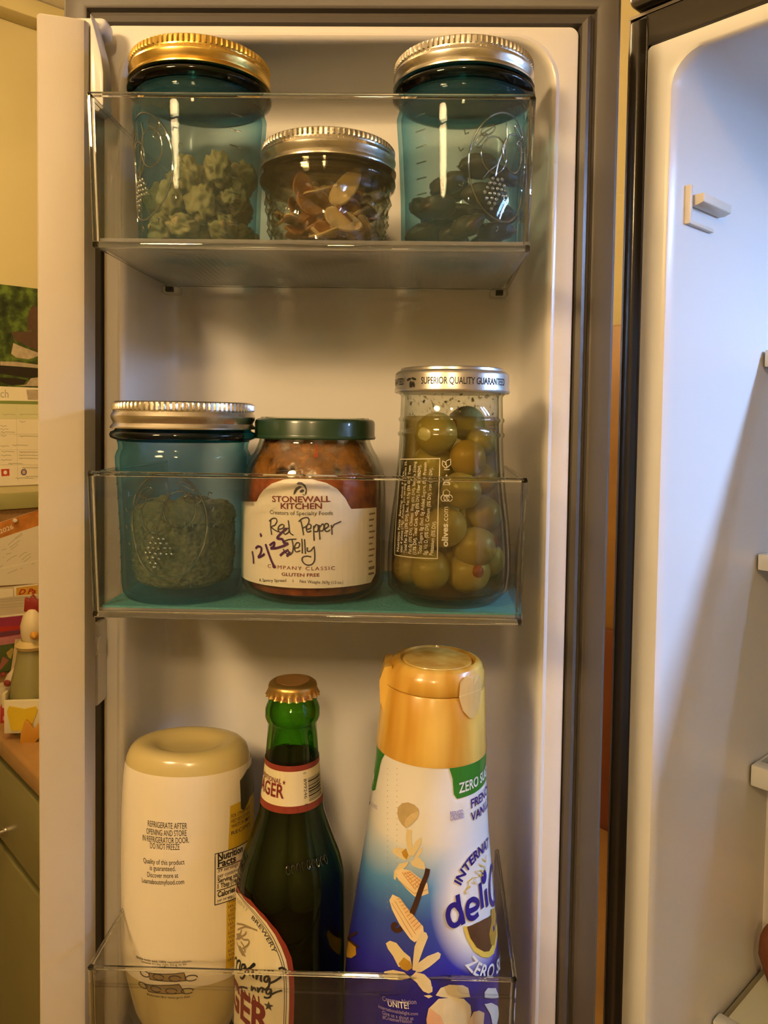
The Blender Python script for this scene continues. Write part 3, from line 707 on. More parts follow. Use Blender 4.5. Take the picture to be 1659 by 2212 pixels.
make_bin('clear plastic door bin in the middle holding jelly and olive jars', -26.7, -95.6, FLOOR2)
make_bin('clear plastic door bin at the bottom holding three bottles', -265, -367, FLOOR3)
# turquoise mat in the middle bin
m = pmat('teal_mat', (0.07, 0.29, 0.29), 0.5, bump=0.8, bscale=500)
mat_o = MB().box(-142.5, 59.3, 364.6, 463, 0, 0.9).build('bin_mat', m, None, smooth=0); mat_o.location = W((0, 0, FLOOR2))
tag(mat_o, 'turquoise dotted mat lining the middle door bin', 'mat')
MAT2 = FLOOR2 + 0.95

# ================================================================== jars
def shell(outer, th, base_th):
    """closed glass profile from an outer (r, z) profile: outside up, inside down"""
    inner = [(max(r - th, 0.5), max(z_, outer[0][1] + base_th)) for r, z_ in outer]
    return [(0, outer[0][1])] + outer + inner[::-1] + [(0, outer[0][1] + base_th)]
def knurled(t, R, h, z0, mat, tilt=0):
    """two-piece screw lid: knurled band and flat disc"""
    prof = [(R - 1.6, 0), (R + 0.5, 0), (R + 0.55, 0.7), (R - 0.2, 1.6), (R - 0.9, 2.6), (R - 0.6, 3.6), (R + 0.1, 5.0), (R + 0.25, 6.2), (R - 0.3, 7.4), (R - 0.9, 8.3), (R - 0.75, 9.0), (R - 0.55, 9.4), (R - 0.55, h - 1.5), (R - 0.9, h - 0.6), (R - 1.8, h), (R - 6.5, h), (R - 6.5, h - 0.8)]
    nrib = 84
    def rf(a, r, z_):
        return r + (0.42*(1 if sin(a*nrib) > 0.15 else -0.6) if 9.2 < z_ < h - 1.0 and r > R - 2 else 0)
    band = MB().lathe(prof, nrib*4, rf=rf)
    band.f = band.f[:-2]
    band.build('screw_band', mat, t, smooth=30, loc=(0, 0, z0*MM))
    MB().lathe([(0, 0), (R - 2.2, 0), (R - 2.2, 0.9), (R - 9, 0.9), (R - 10, 0.5), (0, 0.5)], 48).build('lid_disc', mat, t, loc=(0, 0, (z0 + h - 2.0)*MM))
BLUEP = [(25, 0), (28.6, 0.6), (30.2, 3), (30.8, 7), (31.4, 30), (32.8, 55), (33.8, 67), (34.0, 71), (33.2, 73.6), (32.4, 75), (32.6, 77.5), (33.2, 79)]
THREAD = [(32.6, 78.8), (33.4, 79.4), (36.2, 80.6), (36.7, 82), (36.2, 83.4), (34.2, 84.4), (33.8, 86), (33.8, 96), (30.5, 96), (30.5, 78.8)]
EMBOSS = solidglass('aqua_relief', (0.55, 0.80, 0.86))
RELIEF = gmat('aqua_relief_thin', (0.72, 0.90, 0.93), (0.25, 0.52, 0.60), 0.14, 1.5, gloss=8)
def blue_jar(label, loc, lidmat, rotz=0, face=0.0, Hs=1.0, tilt=0):
    t = thing('mason_jar', label, 'jar', loc, 0, 'aqua glass jars with screw lids'); t.rotation_euler = (0, tilt, rotz)
    MB().lathe(shell(BLUEP, 2.2, 3.5), 72).build('glass_body', BLUE, t, smooth=50)
    MB().lathe(THREAD, 72, close=True).build('glass_collar', BLUETHICK, t, smooth=50)
    knurled(t, 35.8, 13.4, 85.3, lidmat)
    S = Rev(t, loc, BLUEP, 32, 1.0, (0, tilt, rotz))
    # raised emblem: oval outline, grape cluster, fruit outlines, leaves and lettering
    f = face*32
    em = MB()
    def path(pts, r, seg=6): em.tube([S.map(f + u, v, r*0.3) for u, v in pts], r, seg)
    path([(19*cos(2*pi*i/48), 39 + 25.5*sin(2*pi*i/48)) for i in range(49)], 0.55)
    path([(6 + 7.5*cos(2*pi*i/24), 47 + 9*sin(2*pi*i/24)) for i in range(25)], 0.45)
    path([(-6 + 7*cos(2*pi*i/24), 44 + 8.5*sin(2*pi*i/24)) for i in range(25)], 0.4)
    path([(0, 60), (1, 54), (-1, 48), (-4, 40), (-5, 34)], 0.5); path([(-4, 40), (-9, 36), (-12, 32)], 0.4)
    for dx, dz, a in ((-10, 55, 0.6), (9, 58, -0.5), (12, 52, -0.2), (-13, 50, 0.9)):
        path([(dx + 4*cos(2*pi*i/14)*cos(a) - 2*sin(2*pi*i/14)*sin(a), dz + 4*cos(2*pi*i/14)*sin(a) + 2*sin(2*pi*i/14)*cos(a)) for i in range(15)], 0.35)
        path([(dx - 4*cos(a), dz - 4*sin(a)), (dx + 4*cos(a), dz + 4*sin(a))], 0.3)
    for k in range(16):
        a = radians(150 + k*16); path([(22.2*cos(a), 39 + 28.5*sin(a)), (23.4*cos(a + 0.05), 39 + 29.6*sin(a + 0.05)), (24.6*cos(a), 39 + 31*sin(a))], 0.35)
    em.build('raised_emblem', RELIEF, t, smooth=60)
    gr = MB()
    for row in range(7):
        for c_ in range(6 - abs(3 - row) if row < 4 else 7 - row):
            u = -4 + (c_ - (5 - abs(3 - row))*0.5)*2.7 + random.uniform(-.3, .3); v = 33 - row*2.4 + random.uniform(-.3, .3)
            p = S.map(f + u, v, 0.2)
            gr.lathe([(0, -1.05), (0.75, -0.75), (1.05, 0), (0.75, 0.75), (0, 1.05)], 8, c=p)
    gr.build('raised_grapes', RELIEF, t, smooth=60)
    # volume marks on the far side of the emblem
    vm = MB()
    for k in range(8):
        a0 = f + (1.45 if face < 0 else -1.45)*32; v = 12 + k*7.5
        vm.tube([S.map(a0 + i*2, v, 0.1) for i in range(4)], 0.35, 5)
    vm.build('raised_measure_marks', RELIEF, t, smooth=60)
    return t, S
J1 = (-106.4, 405, FLOOR1); J3 = (29.8, 405, FLOOR1); J4 = (-111.4, 395, MAT2)
blue_jar('aqua mason jar of walnuts with gold lid, left in the top bin', J1, GOLD, face=-0.75)
blue_jar('aqua mason jar of dark dried pieces with silver lid, right in the top bin', J3, SILVER, face=0.62)
blue_jar('aqua mason jar of brown crumbs with silver lid in the middle bin', J4, SILVER, face=0.02)

def inner(prof, th=2.6):
    P = sorted((z_, r) for r, z_ in prof)
    def f(z_):
        if z_ <= P[0][0]: return P[0][1] - th
        for (z0, r0), (z1, r1) in zip(P, P[1:]):
            if z_ <= z1: return r0 + (r1 - r0)*(z_ - z0)/max(z1 - z0, 1e-6) - th
        return P[-1][1] - th
    return f
blue_in = inner(BLUEP[2:], 2.9)
# walnuts
WALNUT = pmat('walnut_skin', (0.46, 0.285, 0.105), 0.55, var=0.45, vscale=160, bump=0.5, bscale=500)
wm = [blob('walnut', 1.1, 0.85, 0.75, 0.26, 2.2, s, WALNUT, 4, 0.55) for s in range(6)]
PK = pack(27, 7.4, blue_in, 40, 3.9, 420, 3)
PK.sort(key=lambda p: p[2])
for i, (x, y, z_, r) in enumerate(PK):
    o = bpy.data.objects.new('walnut_piece', wm[i % 6]); COL.objects.link(o)
    o.location = W((J1[0] + x, J1[1] + y, J1[2] + z_)); s = r*1.06; s *= 1.12; o.scale = (s, s, s)
    o.rotation_euler = (random.uniform(0, 6), random.uniform(0, 6), random.uniform(0, 6))
    tag(o, 'knobbly pale walnut piece inside the gold lidded aqua jar', 'nut', 'walnuts in the gold lidded jar')
for dx, dy, dz, s in ((6, -12, 37, 7.2), (3, -14, 29, 7.6), (18, -11, 28, 6.8)):
    o = bpy.data.objects.new('walnut_piece', wm[2]); COL.objects.link(o); o.location = W((J1[0] + dx, J1[1] + dy, J1[2] + dz)); o.scale = (s, s, s*1.2); o.rotation_euler = (1, 0.4, dx)
    tag(o, 'knobbly pale walnut piece inside the gold lidded aqua jar', 'nut', 'walnuts in the gold lidded jar')
# dark pieces in the right jar
DATE = pmat('dried_fruit_brown', (0.075, 0.036, 0.012), 0.45, var=0.4, vscale=120, bump=0.5, bscale=300)
dm = [blob('dried_piece', 1.25, 0.95, 0.62, 0.16, 1.7, 20 + s, DATE, 3, 0.3) for s in range(5)]
for i, (x, y, z_, r) in enumerate(pack(19, 8.8, blue_in, 40, 3.9, 420, 9)):
    o = bpy.data.objects.new('dried_fruit_piece', dm[i % 5]); COL.objects.link(o)
    o.location = W((J3[0] + x, J3[1] + y, J3[2] + z_)); o.scale = (r*1.02,)*3
    o.rotation_euler = (random.uniform(-.5, .5), random.uniform(-.5, .5), random.uniform(0, 6))
    tag(o, 'dark brown dried piece inside the right aqua jar of the top bin', 'dried fruit', 'dark dried pieces in the right aqua jar')
# crumbs in the middle jar: a loose granular fill
CRUMB = pmat('crumb_brown', (0.21, 0.135, 0.05), 0.8, var=0.7, vscale=300, bump=1.0, bscale=420)
bm = bmesh.new(); bmesh.ops.create_icosphere(bm, subdivisions=6, radius=1)
for v in bm.verts:
    p = v.co.copy(); z_ = 4 + (p.z*0.5 + 0.5)*44
    l = sqrt(p.x*p.x + p.y*p.y); sh = min(1.0, (1 - p.z**8))
    rr_ = (blue_in(z_) - 0.6)*(l/max(sqrt(1 - p.z*p.z), 1e-4))*min(1, sqrt(max(1 - abs(p.z)**10, 0)))
    a = atan2(p.y, p.x); q = Vector((cos(a)*rr_, sin(a)*rr_, z_))
    d = noise.noise(q*0.22)*0.6 + noise.noise(q*0.55)*1.3 + noise.noise(q*1.0)*1.1
    if p.z > 0.6: z_ += noise.noise(Vector((q.x*.09, q.y*.09, 3)))*7
    q = Vector((cos(a)*(rr_ - 2.6 + d), sin(a)*(rr_ - 2.6 + d), max(z_ + d*0.5, 4.2)))
    v.co = q*MM
me = bpy.data.meshes.new('brown_crumbs'); bm.to_mesh(me); bm.free()
o = link('brown_crumbs', me, CRUMB, None, 0); me.shade_smooth(); o.location = W(J4)
tag(o, 'loose brown crumbs filling the lower half of the aqua jar', 'crumbs', kind='stuff')

# ---- small quilted jar
JS = (-38.8, 398, FLOOR1)
qj = thing('quilted_jar', 'small clear quilted jar with silver lid between the aqua jars', 'jar', JS)
QP = [(24, 0), (28.0, 0.8), (28.8, 3), (29.4, 8), (30.6, 18), (31.6, 28), (31.9, 30), (32.2, 32), (33.6, 33.2), (34.4, 34.6), (34.4, 36.4), (33.4, 37.6), (32.4, 39), (32.4, 50)]
def quilt(a, r, z_):
    if 2 < z_ < 29.5 and r > 27.4:
        u = a*14/(2*pi)*2; v = z_/5.2
        f = abs(((u + v) % 2) - 1) + abs(((u - v) % 2) - 1)
        return r + (f - 1)*1.5
    return r
qo = [(24, 0), (28.0, 0.8)] + [(28.6 + (31.9 - 28.6)*i/20, 2 + 28*i/20) for i in range(21)] + QP[7:]
MB().lathe(shell(qo, 2.0, 3.0), 112, rf=quilt).build('glass_body', QCLEAR, qj, smooth=12)
MB().lathe([(31.8, 33.2), (33.9, 33.6), (34.6, 35.2), (34.4, 37), (33.0, 38.2), (32.6, 40.5), (31.8, 40.5)], 64, close=True).build('glass_collar', CLEARTHICK, qj)
knurled(qj, 34.2, 12.8, 40.6, SILVER)
ALM = pmat('almond_slice', (0.74, 0.52, 0.24), 0.5, var=0.15, vscale=200); SKIN = pmat('almond_skin', (0.40, 0.17, 0.04), 0.5, var=0.3, vscale=200)
def slice_mesh(a, b, th, mat):
    mb = MB(); n = 18; pts = [(a*cos(2*pi*i/n)*(1 + 0.18*cos(2*pi*i/n)), b*sin(2*pi*i/n)) for i in range(n)]
    mb.loops([[(x*0.9, y*0.9, -th + (x/a)**2*1.2) for x, y in pts], [(x, y, (x/a)**2*1.2) for x, y in pts], [(x*0.92, y*0.92, th + (x/a)**2*1.2) for x, y in pts]], True, True, True)
    o = mb.build('tmp', mat); me = o.data; me.name = 'almond_slice'; bpy.data.objects.remove(o); return me
am = [slice_mesh(8.2, 5.2, 0.7, ALM), slice_mesh(10, 5.6, 0.8, ALM), slice_mesh(6.5, 4.4, 0.8, SKIN), slice_mesh(7.6, 5, 0.7, SKIN), slice_mesh(9, 5, 0.7, ALM)]
rn = random.Random(5)
for i in range(74):
    fl = i/74; z_ = 4 + 25*fl + rn.uniform(-1, 1); rmax = 28.2 + (30 - 28.2)*fl - 7.2
    a = rn.uniform(0, 2*pi); q = rmax*sqrt(rn.uniform(0.15, 1))
    k = rn.randrange(5)
    if q*cos(a) < -4 and -q*sin(a) > -10 and rn.random() < 0.5: k = rn.choice((2, 3))
    o = bpy.data.objects.new('almond_slice', am[k]); COL.objects.link(o)
    o.location = W((JS[0] + q*cos(a), JS[1] + q*sin(a), JS[2] + z_ + 1.5))
    o.rotation_euler = (rn.uniform(-.7, .7) + (0.9 if i % 3 == 0 else 0), rn.uniform(-.6, .6), rn.uniform(0, 6))
    tag(o, 'thin curled almond slice inside the small quilted jar', 'almond slice', 'almond slices in the quilted jar')
o = bpy.data.objects.new('almond_slice', am[1]); COL.objects.link(o); o.location = W((JS[0] + 9.5, JS[1] - 20.5, JS[2] + 27)); o.rotation_euler = (1.25, -0.95, 0.25); o.scale = (1.12, 1.0, 1)
tag(o, 'large pale almond slice standing upright against the quilted glass', 'almond slice')
o = bpy.data.objects.new('almond_slice', am[1]); COL.objects.link(o); o.location = W((JS[0] + 8, JS[1] - 22, JS[2] + 13)); o.rotation_euler = (1.35, 0.35, 0.3); o.scale = (1.0, 1.0, 1)
tag(o, 'broad pale almond slice flat against the front of the quilted jar', 'almond slice')

# ---- red pepper jelly
JJ = (-44.9, 405, MAT2)
jj = thing('jelly_jar', 'glass jar of red pepper jelly with green lid and cream label', 'jar', JJ)
def ppx(rows, Y, base, cxs=None):
    """(r, z) profile from silhouette rows (y, left x, right x) at the axis depth Y"""
    out = []
    for y, a, b in rows:
        pa, pb = at(a, y, Y), at(b, y, Y); out.append(((pb.x - pa.x)/2*0.996, pa.z*0.5 + pb.z*0.5 - base))
    return out
JP = [(26, 0), (33, 0.8), (36, 3.2), (37.4, 7), (37.7, 12), (37.7, 52), (37.2, 60), (35.8, 66), (33.4, 71.5), (31.0, 75.5), (29.4, 79), (28.8, 82), (29.6, 83), (29.6, 84), (28.4, 84.8), (28.4, 92)]
MB().lathe(shell(JP, 2.4, 4), 72).build('glass_body', CLEAR, jj, smooth=50)
GREENLID = pmat('lid_green', (0.018, 0.050, 0.022), 0.3, coat=0.25)
def cap_lid(t, R, h, z0, mat, name='lid'):
    return MB().lathe([(R - 1.6, 0), (R - 0.3, -0.2), (R + 0.1, 0.6), (R - 0.35, 1.6), (R - 0.45, 2), (R - 0.45, h - 2.2), (R - 0.9, h - 0.9), (R - 2.2, h), (R - 4.5, h), (R - 5, h - 0.7), (0, h - 0.7), (0, h - 1.4), (R - 3, h - 1.6)], 72).build(name, mat, t, smooth=35, loc=(0, 0, z0*MM))
zl = at(690, 950, 405 - 32).z - JJ[2]
cap_lid(jj, 31.9, 10.2, zl, GREENLID)
# jelly fill
def fill_prof(prof, th, zt, dz=0):
    f = inner(prof, th); zs = [4.4 + (zt - 4.4)*i/14 for i in range(15)]
    P = sorted((z_, r) for r, z_ in prof)
    return [(0, 4.4)] + [(min(f(z_), f(z_)) if i else f(z_) - 1.5, z_) for i, z_ in enumerate(zs)] + [(0, zt + dz)]
def jelly_mat():
    m, nt, out = nodes_of('pepper_jelly'); L = nt.links; P = N(nt, 'ShaderNodeBsdfPrincipled')
    tc = N(nt, 'ShaderNodeTexCoord'); nz = N(nt, 'ShaderNodeTexNoise'); nz.inputs['Scale'].default_value = 130; nz.inputs['Detail'].default_value = 4
    L.new(tc.outputs['Object'], nz.inputs['Vector']); cr_ = N(nt, 'ShaderNodeValToRGB'); e = cr_.color_ramp.elements
    e[0].position = 0.35; e[0].color = (0.22, 0.022, 0.006, 1); e[1].position = 0.72; e[1].color = (0.62, 0.14, 0.02, 1)
    L.new(nz.outputs['Fac'], cr_.inputs[0]); L.new(cr_.outputs[0], P.inputs['Base Color'])
    P.inputs['Roughness'].default_value = 0.12; P.inputs['Subsurface Weight'].default_value = 0.3; P.inputs['Subsurface Radius'].default_value = (0.012, 0.003, 0.001)
    L.new(P.outputs[0], out.inputs[0]); return m
o = MB().lathe(fill_prof(JP, 2.6, 62), 64).build('pepper_jelly', jelly_mat()); o.location = W(JJ)
tag(o, 'translucent red orange pepper jelly inside the green lidded jar', 'jelly', kind='stuff')
# smears of jelly left on the inside of the shoulder
def smear_mat(name, col, scale, lo, hi):
    m, nt, out = nodes_of(name); L = nt.links
    tr = N(nt, 'ShaderNodeBsdfTransparent'); P = N(nt, 'ShaderNodeBsdfPrincipled'); P.inputs['Base Color'].default_value = (*col, 1); P.inputs['Roughness'].default_value = 0.15
    tc = N(nt, 'ShaderNodeTexCoord'); nz = N(nt, 'ShaderNodeTexNoise'); nz.inputs['Scale'].default_value = scale; nz.inputs['Detail'].default_value = 6
    L.new(tc.outputs['Object'], nz.inputs['Vector']); mr = N(nt, 'ShaderNodeMapRange'); mr.inputs[1].default_value = lo; mr.inputs[2].default_value = hi
    L.new(nz.outputs['Fac'], mr.inputs[0]); b = N(nt, 'ShaderNodeBump'); b.inputs['Strength'].default_value = 1; b.inputs['Distance'].default_value = 0.001
    L.new(nz.outputs['Fac'], b.inputs['Height']); L.new(b.outputs[0], P.inputs['Normal'])
    ms = N(nt, 'ShaderNodeMixShader'); L.new(mr.outputs[0], ms.inputs[0]); L.new(tr.outputs[0], ms.inputs[1]); L.new(P.outputs[0], ms.inputs[2])
    L.new(ms.outputs[0], out.inputs[0]); return m
fi = inner(JP, 2.5)
MB().lathe([(fi(z_) , z_) for z_ in (62.2, 65, 68, 71, 74, 77, 80, 81.5)] + [(fi(z_) - 0.4, z_) for z_ in (81.5, 80, 77, 74, 71, 68, 65, 62.2)], 64, close=True).build('jelly_smear', smear_mat('jelly_smear', (0.42, 0.17, 0.035), 110, 0.36, 0.66), jj)
SJ = Rev(jj, JJ, JP, 37.7)
o = strokes(SJ, 'jelly_drip', [[SJ.pick(683, 958), SJ.pick(683, 970), SJ.pick(682, 988)]], [0.9 if i < 8 else 2.0 for i in range(11)], pmat('drip_red', (0.30, 0.04, 0.006), 0.15), 0.15)
# label
z = Z(520, 1010, 840, 1659)
top_in = spread(SJ, [(175, 435), (182, 380), (215, 310), (260, 250), (350, 180), (480, 135), (640, 118), (800, 130), (960, 172), (1080, 240), (1170, 345), (1205, 415), (1235, 462)], z)
vtop = SJ.pick(*z((1300, 470)))[1]; vbot = SJ.pick(*z((800, 1352)))[1]
UL, UR = -37.7*1.62, 37.7*1.08
lab = [(UL, vbot)] + [(UL + (UR - 4 - UL)*i/12, vbot) for i in range(1, 13)] + [(UR, vbot + 4), (UR, vtop)] + [(p[0], max(p[1], vtop)) for p in top_in[::-1]] + [(UL, vtop)]
decal(SJ, 'label', [lab], PAPER, 0.25, step=3)
def pl(S, body, a, b, h, mat, bold=0, off=0.45, z=None, **kw):
    f = z or (lambda p: p); return text(S, body, S.pick(*f(a)), S.pick(*f(b)), h, mat, bold, off, **kw)
pl(SJ, 'STONEWALL', (357, 380), (1005, 380), 2.75, MAROON, 0.018, z=z)
pl(SJ, 'KITCHEN', (452, 460), (908, 460), 2.75, MAROON, 0.018, z=z)
pl(SJ, 'Creators of Specialty Foods', (332, 518), (1028, 527), 1.9, INK, 0.0, z=z)
pl(SJ, 'COMPANY CLASSIC', (308, 1118), (1052, 1142), 1.7, MAROON, 0.0, z=z, space=1.25)
pl(SJ, 'GLUTEN FREE', (462, 1208), (882, 1218), 1.5, MAROON, 0.015, z=z)
pl(SJ, 'A Savory Spread', (215, 1272), (515, 1278), 1.45, INK, 0.0, z=z); pl(SJ, 'Net Weight 369g (13 oz.)', (662, 1286), (1142, 1298), 1.45, INK, 0.0, z=z)
strokes(SJ, 'divider', [spread(SJ, [(588, 1250), (588, 1282)], z)], 0.25, INK, 0.45, curve=False)
HW = [[(345, 575), (340, 640), (345, 700), (352, 752)], [(325, 600), (360, 570), (400, 570), (410, 600), (390, 640), (350, 665), (390, 700), (430, 720)],
      [(430, 690), (470, 680), (490, 650), (465, 635), (430, 660), (425, 700), (450, 725), (490, 715)], [(545, 680), (500, 680), (480, 710), (500, 745), (540, 720), (545, 680)], [(535, 590), (545, 660), (547, 700), (560, 735), (590, 755)],
      [(670, 580), (690, 660), (705, 755)], [(650, 605), (690, 570), (750, 560), (765, 600), (740, 650), (690, 680)], [(735, 690), (780, 680), (785, 640), (750, 635), (735, 680), (750, 720), (790, 705)],
      [(815, 650), (818, 740), (822, 820)], [(818, 680), (840, 640), (865, 650), (860, 710), (820, 715)], [(878, 640), (880, 720), (885, 805)], [(880, 670), (915, 630), (930, 660), (915, 705), (882, 705)],
      [(930, 690), (975, 660), (975, 630), (945, 630), (935, 680), (960, 715), (1000, 695)], [(1010, 640), (1018, 700), (1020, 750)], [(1012, 690), (1040, 640), (1080, 620), (1120, 600)],
      [(480, 830), (540, 805), (625, 800)], [(575, 800), (590, 880), (580, 950), (545, 975), (500, 945), (480, 910)], [(610, 900), (650, 890), (660, 850), (630, 840), (605, 890), (620, 940), (670, 930)],
      [(685, 795), (690, 870), (690, 960)], [(715, 800), (720, 880), (725, 965)], [(745, 890), (750, 935), (785, 930), (815, 890)], [(820, 880), (828, 960), (825, 1040), (790, 1085), (730, 1085), (690, 1040), (700, 1000), (750, 990), (790, 1000)]]
strokes(SJ, 'script_lettering', [spread(SJ, l, z) for l in HW], 0.62, INK, 0.5)
PURPLE = pmat('purple_marker', (0.075, 0.012, 0.10), 0.5)
strokes(SJ, 'marker_date', [spread(SJ, l, z) for l in ([(138, 935), (150, 1000), (153, 1075)], [(175, 905), (205, 880), (240, 900), (230, 960), (205, 1003), (250, 985), (275, 962)], [(285, 855), (320, 960), (350, 1040), (388, 1122)], [(330, 870), (382, 835), (375, 880), (345, 905), (402, 900)], [(520, 680), (450, 740), (415, 790), (470, 800), (490, 840), (532, 850), (470, 880), (390, 905)], [(445, 985), (490, 945), (540, 920)], [(520, 995), (555, 940)], [(228, 735), (240, 772)])], 1.15, PURPLE, 0.6)
# leaf emblem above the name
decal(SJ, 'leaf_emblem', [spread(SJ, q, z) for q in ([(625, 180), (650, 160), (690, 165), (725, 195), (742, 240), (738, 290), (720, 300), (728, 250), (715, 215), (690, 190), (650, 190)], [(600, 260), (620, 225), (660, 205), (690, 215), (660, 235), (630, 262), (615, 290), (592, 305)], [(660, 262), (690, 240), (715, 250), (700, 275), (670, 280)], [(690, 290), (715, 305), (735, 295), (720, 312), (700, 308)])], INK, 0.5)
# side text block at the right limb of the label
SIDEINK = pmat('side_ink', (0.22, 0.15, 0.09), 0.6)
for k in range(11):
    v = vtop - 3.2 - k*3.0; decal(SJ, 'side_text', [rect(34.2, v, 39.2 - (k % 3), v + 0.8)], SIDEINK, 0.45)
for k in range(2):
    v = vbot + 4 + k*2.6; decal(SJ, 'side_text', [rect(34.4, v, 39, v + 0.8)], SIDEINK, 0.45)

# ---- olives
JO = (26.0, 395, MAT2)
oj = thing('olive_jar', 'tall tapered glass jar of green olives with silver lid', 'jar', JO)
rows = [(1300, 858, 1088), (1285, 842, 1096), (1262, 836, 1100), (1220, 834, 1100), (1185, 834, 1099), (1150, 838, 1098), (1117, 842, 1096), (1075, 849, 1092), (1033, 855, 1089), (985, 859, 1086), (945, 861, 1084.5)]
OP = ppx(rows, 395, MAT2)
OP = [(20, 0), (25, 0.4)] + [(r, z_) for r, z_ in OP if z_ > 1.5]
zn = OP[-1][1]; rnk = OP[-1][0]
OP += [(rnk + 0.9, zn + 1.2), (rnk + 0.9, zn + 2.0), (rnk, zn + 3), (rnk - 0.1, zn + 7.5), (rnk + 0.6, zn + 8.6), (rnk + 0.6, zn + 9.4), (rnk - 0.2, zn + 10.4), (rnk - 0.5, zn + 20), (rnk - 0.4, zn + 21), (rnk + 0.5, zn + 21.8), (rnk + 0.5, zn + 23), (rnk - 1, zn + 24), (rnk - 1, zn + 30)]
MB().lathe(shell(OP, 2.0, 4), 72).build('glass_body', CLEAR, oj, smooth=50)
zl = at(975, 845, 395 - 29).z - JO[2]
SLID = pmat('lid_satin_silver', (0.62, 0.60, 0.56), 0.3, metal=0.9)
lid = MB().lathe([(27.2, 0), (28.9, -0.2), (29.3, 0.6), (29.2, 1.6), (28.9, 2.2), (29.0, 8.6), (28.7, 9.6), (27.5, 10.6), (26.4, 10.8), (26.2, 12.0), (25.2, 12.4), (22.5, 12.0), (21, 11.4), (0, 11.4), (0, 10.4), (26, 10)], 72).build('lid', SLID, oj, smooth=35, loc=(0, 0, zl*MM))
SL = Rev(lid, (JO[0], JO[1], JO[2] + zl), [(28.9, 2.2), (29.0, 8.6)], 29)
pl(SL, 'SUPERIOR QUALITY GUARANTEED', (910, 829), (1089, 833), 3.2, BLACK, 0.012, 0.15)
text(SL, 'GUARANTEED', (SL.pick(872, 830)[0] - 17.5, SL.pick(872, 831)[1]), SL.pick(872, 831), 3.2, BLACK, 0.012, 0.15)
c0 = SL.pick(887, 826)
decal(SL, 'olive_sprig', [ell(c0[0] + 0.2, c0[1] - 1.2, 1.0, 1.9), ell(c0[0] + 2.0, c0[1] - 1.0, 0.8, 1.5, 0.3), ell(c0[0] - 1.2, c0[1] + 1.5, 1.6, 0.6, 0.3), ell(c0[0] + 2.2, c0[1] + 1.7, 1.7, 0.6, -0.25)], BLACK, 0.15)
# brine
BRINE = gmat('olive_brine', (0.84, 0.78, 0.52), (0.50, 0.41, 0.17), 0.05, 1.6, haze=0.09, hazecol=(0.40, 0.28, 0.08))
zb_ = at(975, 899, 395 - 24).z - JO[2]
o = MB().lathe(fill_prof(OP, 2.3, zb_), 64).build('olive_brine', BRINE); o.location = W(JO); tag(o, 'yellowish olive brine filling the olive jar', 'brine', kind='stuff')
fo = inner(OP, 2.4)
MB().lathe([(fo(z_), z_) for z_ in (zb_ + .3, zb_ + 4, zb_ + 8, zb_ + 11)] + [(fo(z_) - 0.3, z_) for z_ in (zb_ + 11, zb_ + 8, zb_ + 4, zb_ + .3)], 64, close=True).build('droplet_film', smear_mat('droplet_film', (0.25, 0.22, 0.12), 420, 0.60, 0.72), oj)
OLV = [pmat('olive_green_a', (0.44, 0.38, 0.12), 0.3, var=0.12, vscale=90), pmat('olive_green_b', (0.48, 0.39, 0.16), 0.3, var=0.15, vscale=90), pmat('olive_yellow', (0.48, 0.32, 0.05), 0.3, var=0.12, vscale=90)]
PIM = pmat('pimento_red', (0.36, 0.06, 0.02), 0.35)
om = [blob('olive', 1.06, 0.96, 0.96, 0.03, 1.4, 40 + i, OLV[i], 3) for i in range(3)]
pm = blob('pimento', 0.34, 0.34, 0.34, 0.08, 2, 60, PIM, 2)
vis = [((940, 936), 44, 0, None), ((1012, 990), 38, 2, None), ((1052, 1032), 33, 0, (-12, 0)), ((935, 1002), 42, 0, None), ((998, 1060), 38, 0, None), ((960, 1140), 42, 1, None), ((1047, 1110), 37, 1, None),
       ((1028, 1182), 42, 1, (45, -12)), ((928, 1232), 42, 0, None), ((1010, 1254), 43, 1, (20, -10)), ((872, 966), 34, 2, None), ((880, 1256), 36, 2, None), ((1078, 1242), 30, 0, None), ((1062, 915), 38, 0, (-32, 2)), ((872, 1040), 32, 2, None), ((866, 1120), 34, 0, None), ((868, 1190), 33, 1, None), ((1080, 1165), 28, 0, None), ((905, 1075), 32, 0, None), ((1070, 970), 26, 0, None)]
pos = []
for (px, py), rp, mi, pim in vis:
    r = rp*0.25; d = ray(px, py)
    # front-most place along the sight line that still fits inside the glass
    tt = (JO[1] - 34)/d.y
    while tt < (JO[1] + 30)/d.y:
        p = d*tt - Vector(JO); 
        if sqrt(p.x**2 + p.y**2) <= fo(max(p.z, 6)) - r*0.95: break
        tt += 0.5/d.y
    for _ in range(60):
        p = d*tt - Vector(JO)
        if all((p - q).length > (r + rq)*0.84 for q, rq in pos): break
        tt += 1.0/d.y
    p = d*tt - Vector(JO)
    if p.z < r + 4.6: p.z = r + 4.6
    l_ = sqrt(p.x**2 + p.y**2); m_ = fo(p.z) - r*1.04
    if l_ > m_: p.x *= m_/l_; p.y *= m_/l_
    pos.append((p, r))
    nm = thing('olive', '', 'olive', Vector(JO) + p, 0, 'olives in the jar')
    nm['label'] = 'green olive with a red pimento tip showing in the tall jar' if pim else 'plump green olive in the tall silver lidded jar'
    nm.rotation_euler = (random.uniform(-.4, .4), random.uniform(-.4, .4), random.uniform(0, 6)) if not pim else (0, 0, 0)
    b = bpy.data.objects.new('flesh', om[mi]); COL.objects.link(b); b.parent = nm; b.scale = (r, r, r)
    if pim:
        q = Vector((pim[0]*0.22, 0, -pim[1]*0.22)); q.y = -sqrt(max(r*r*0.86 - q.length**2, 4)); q = q.normalized()*r*0.80
        b = bpy.data.objects.new('pimento', pm); COL.objects.link(b); b.parent = nm; b.scale = (r, r, r); b.location = q*MM
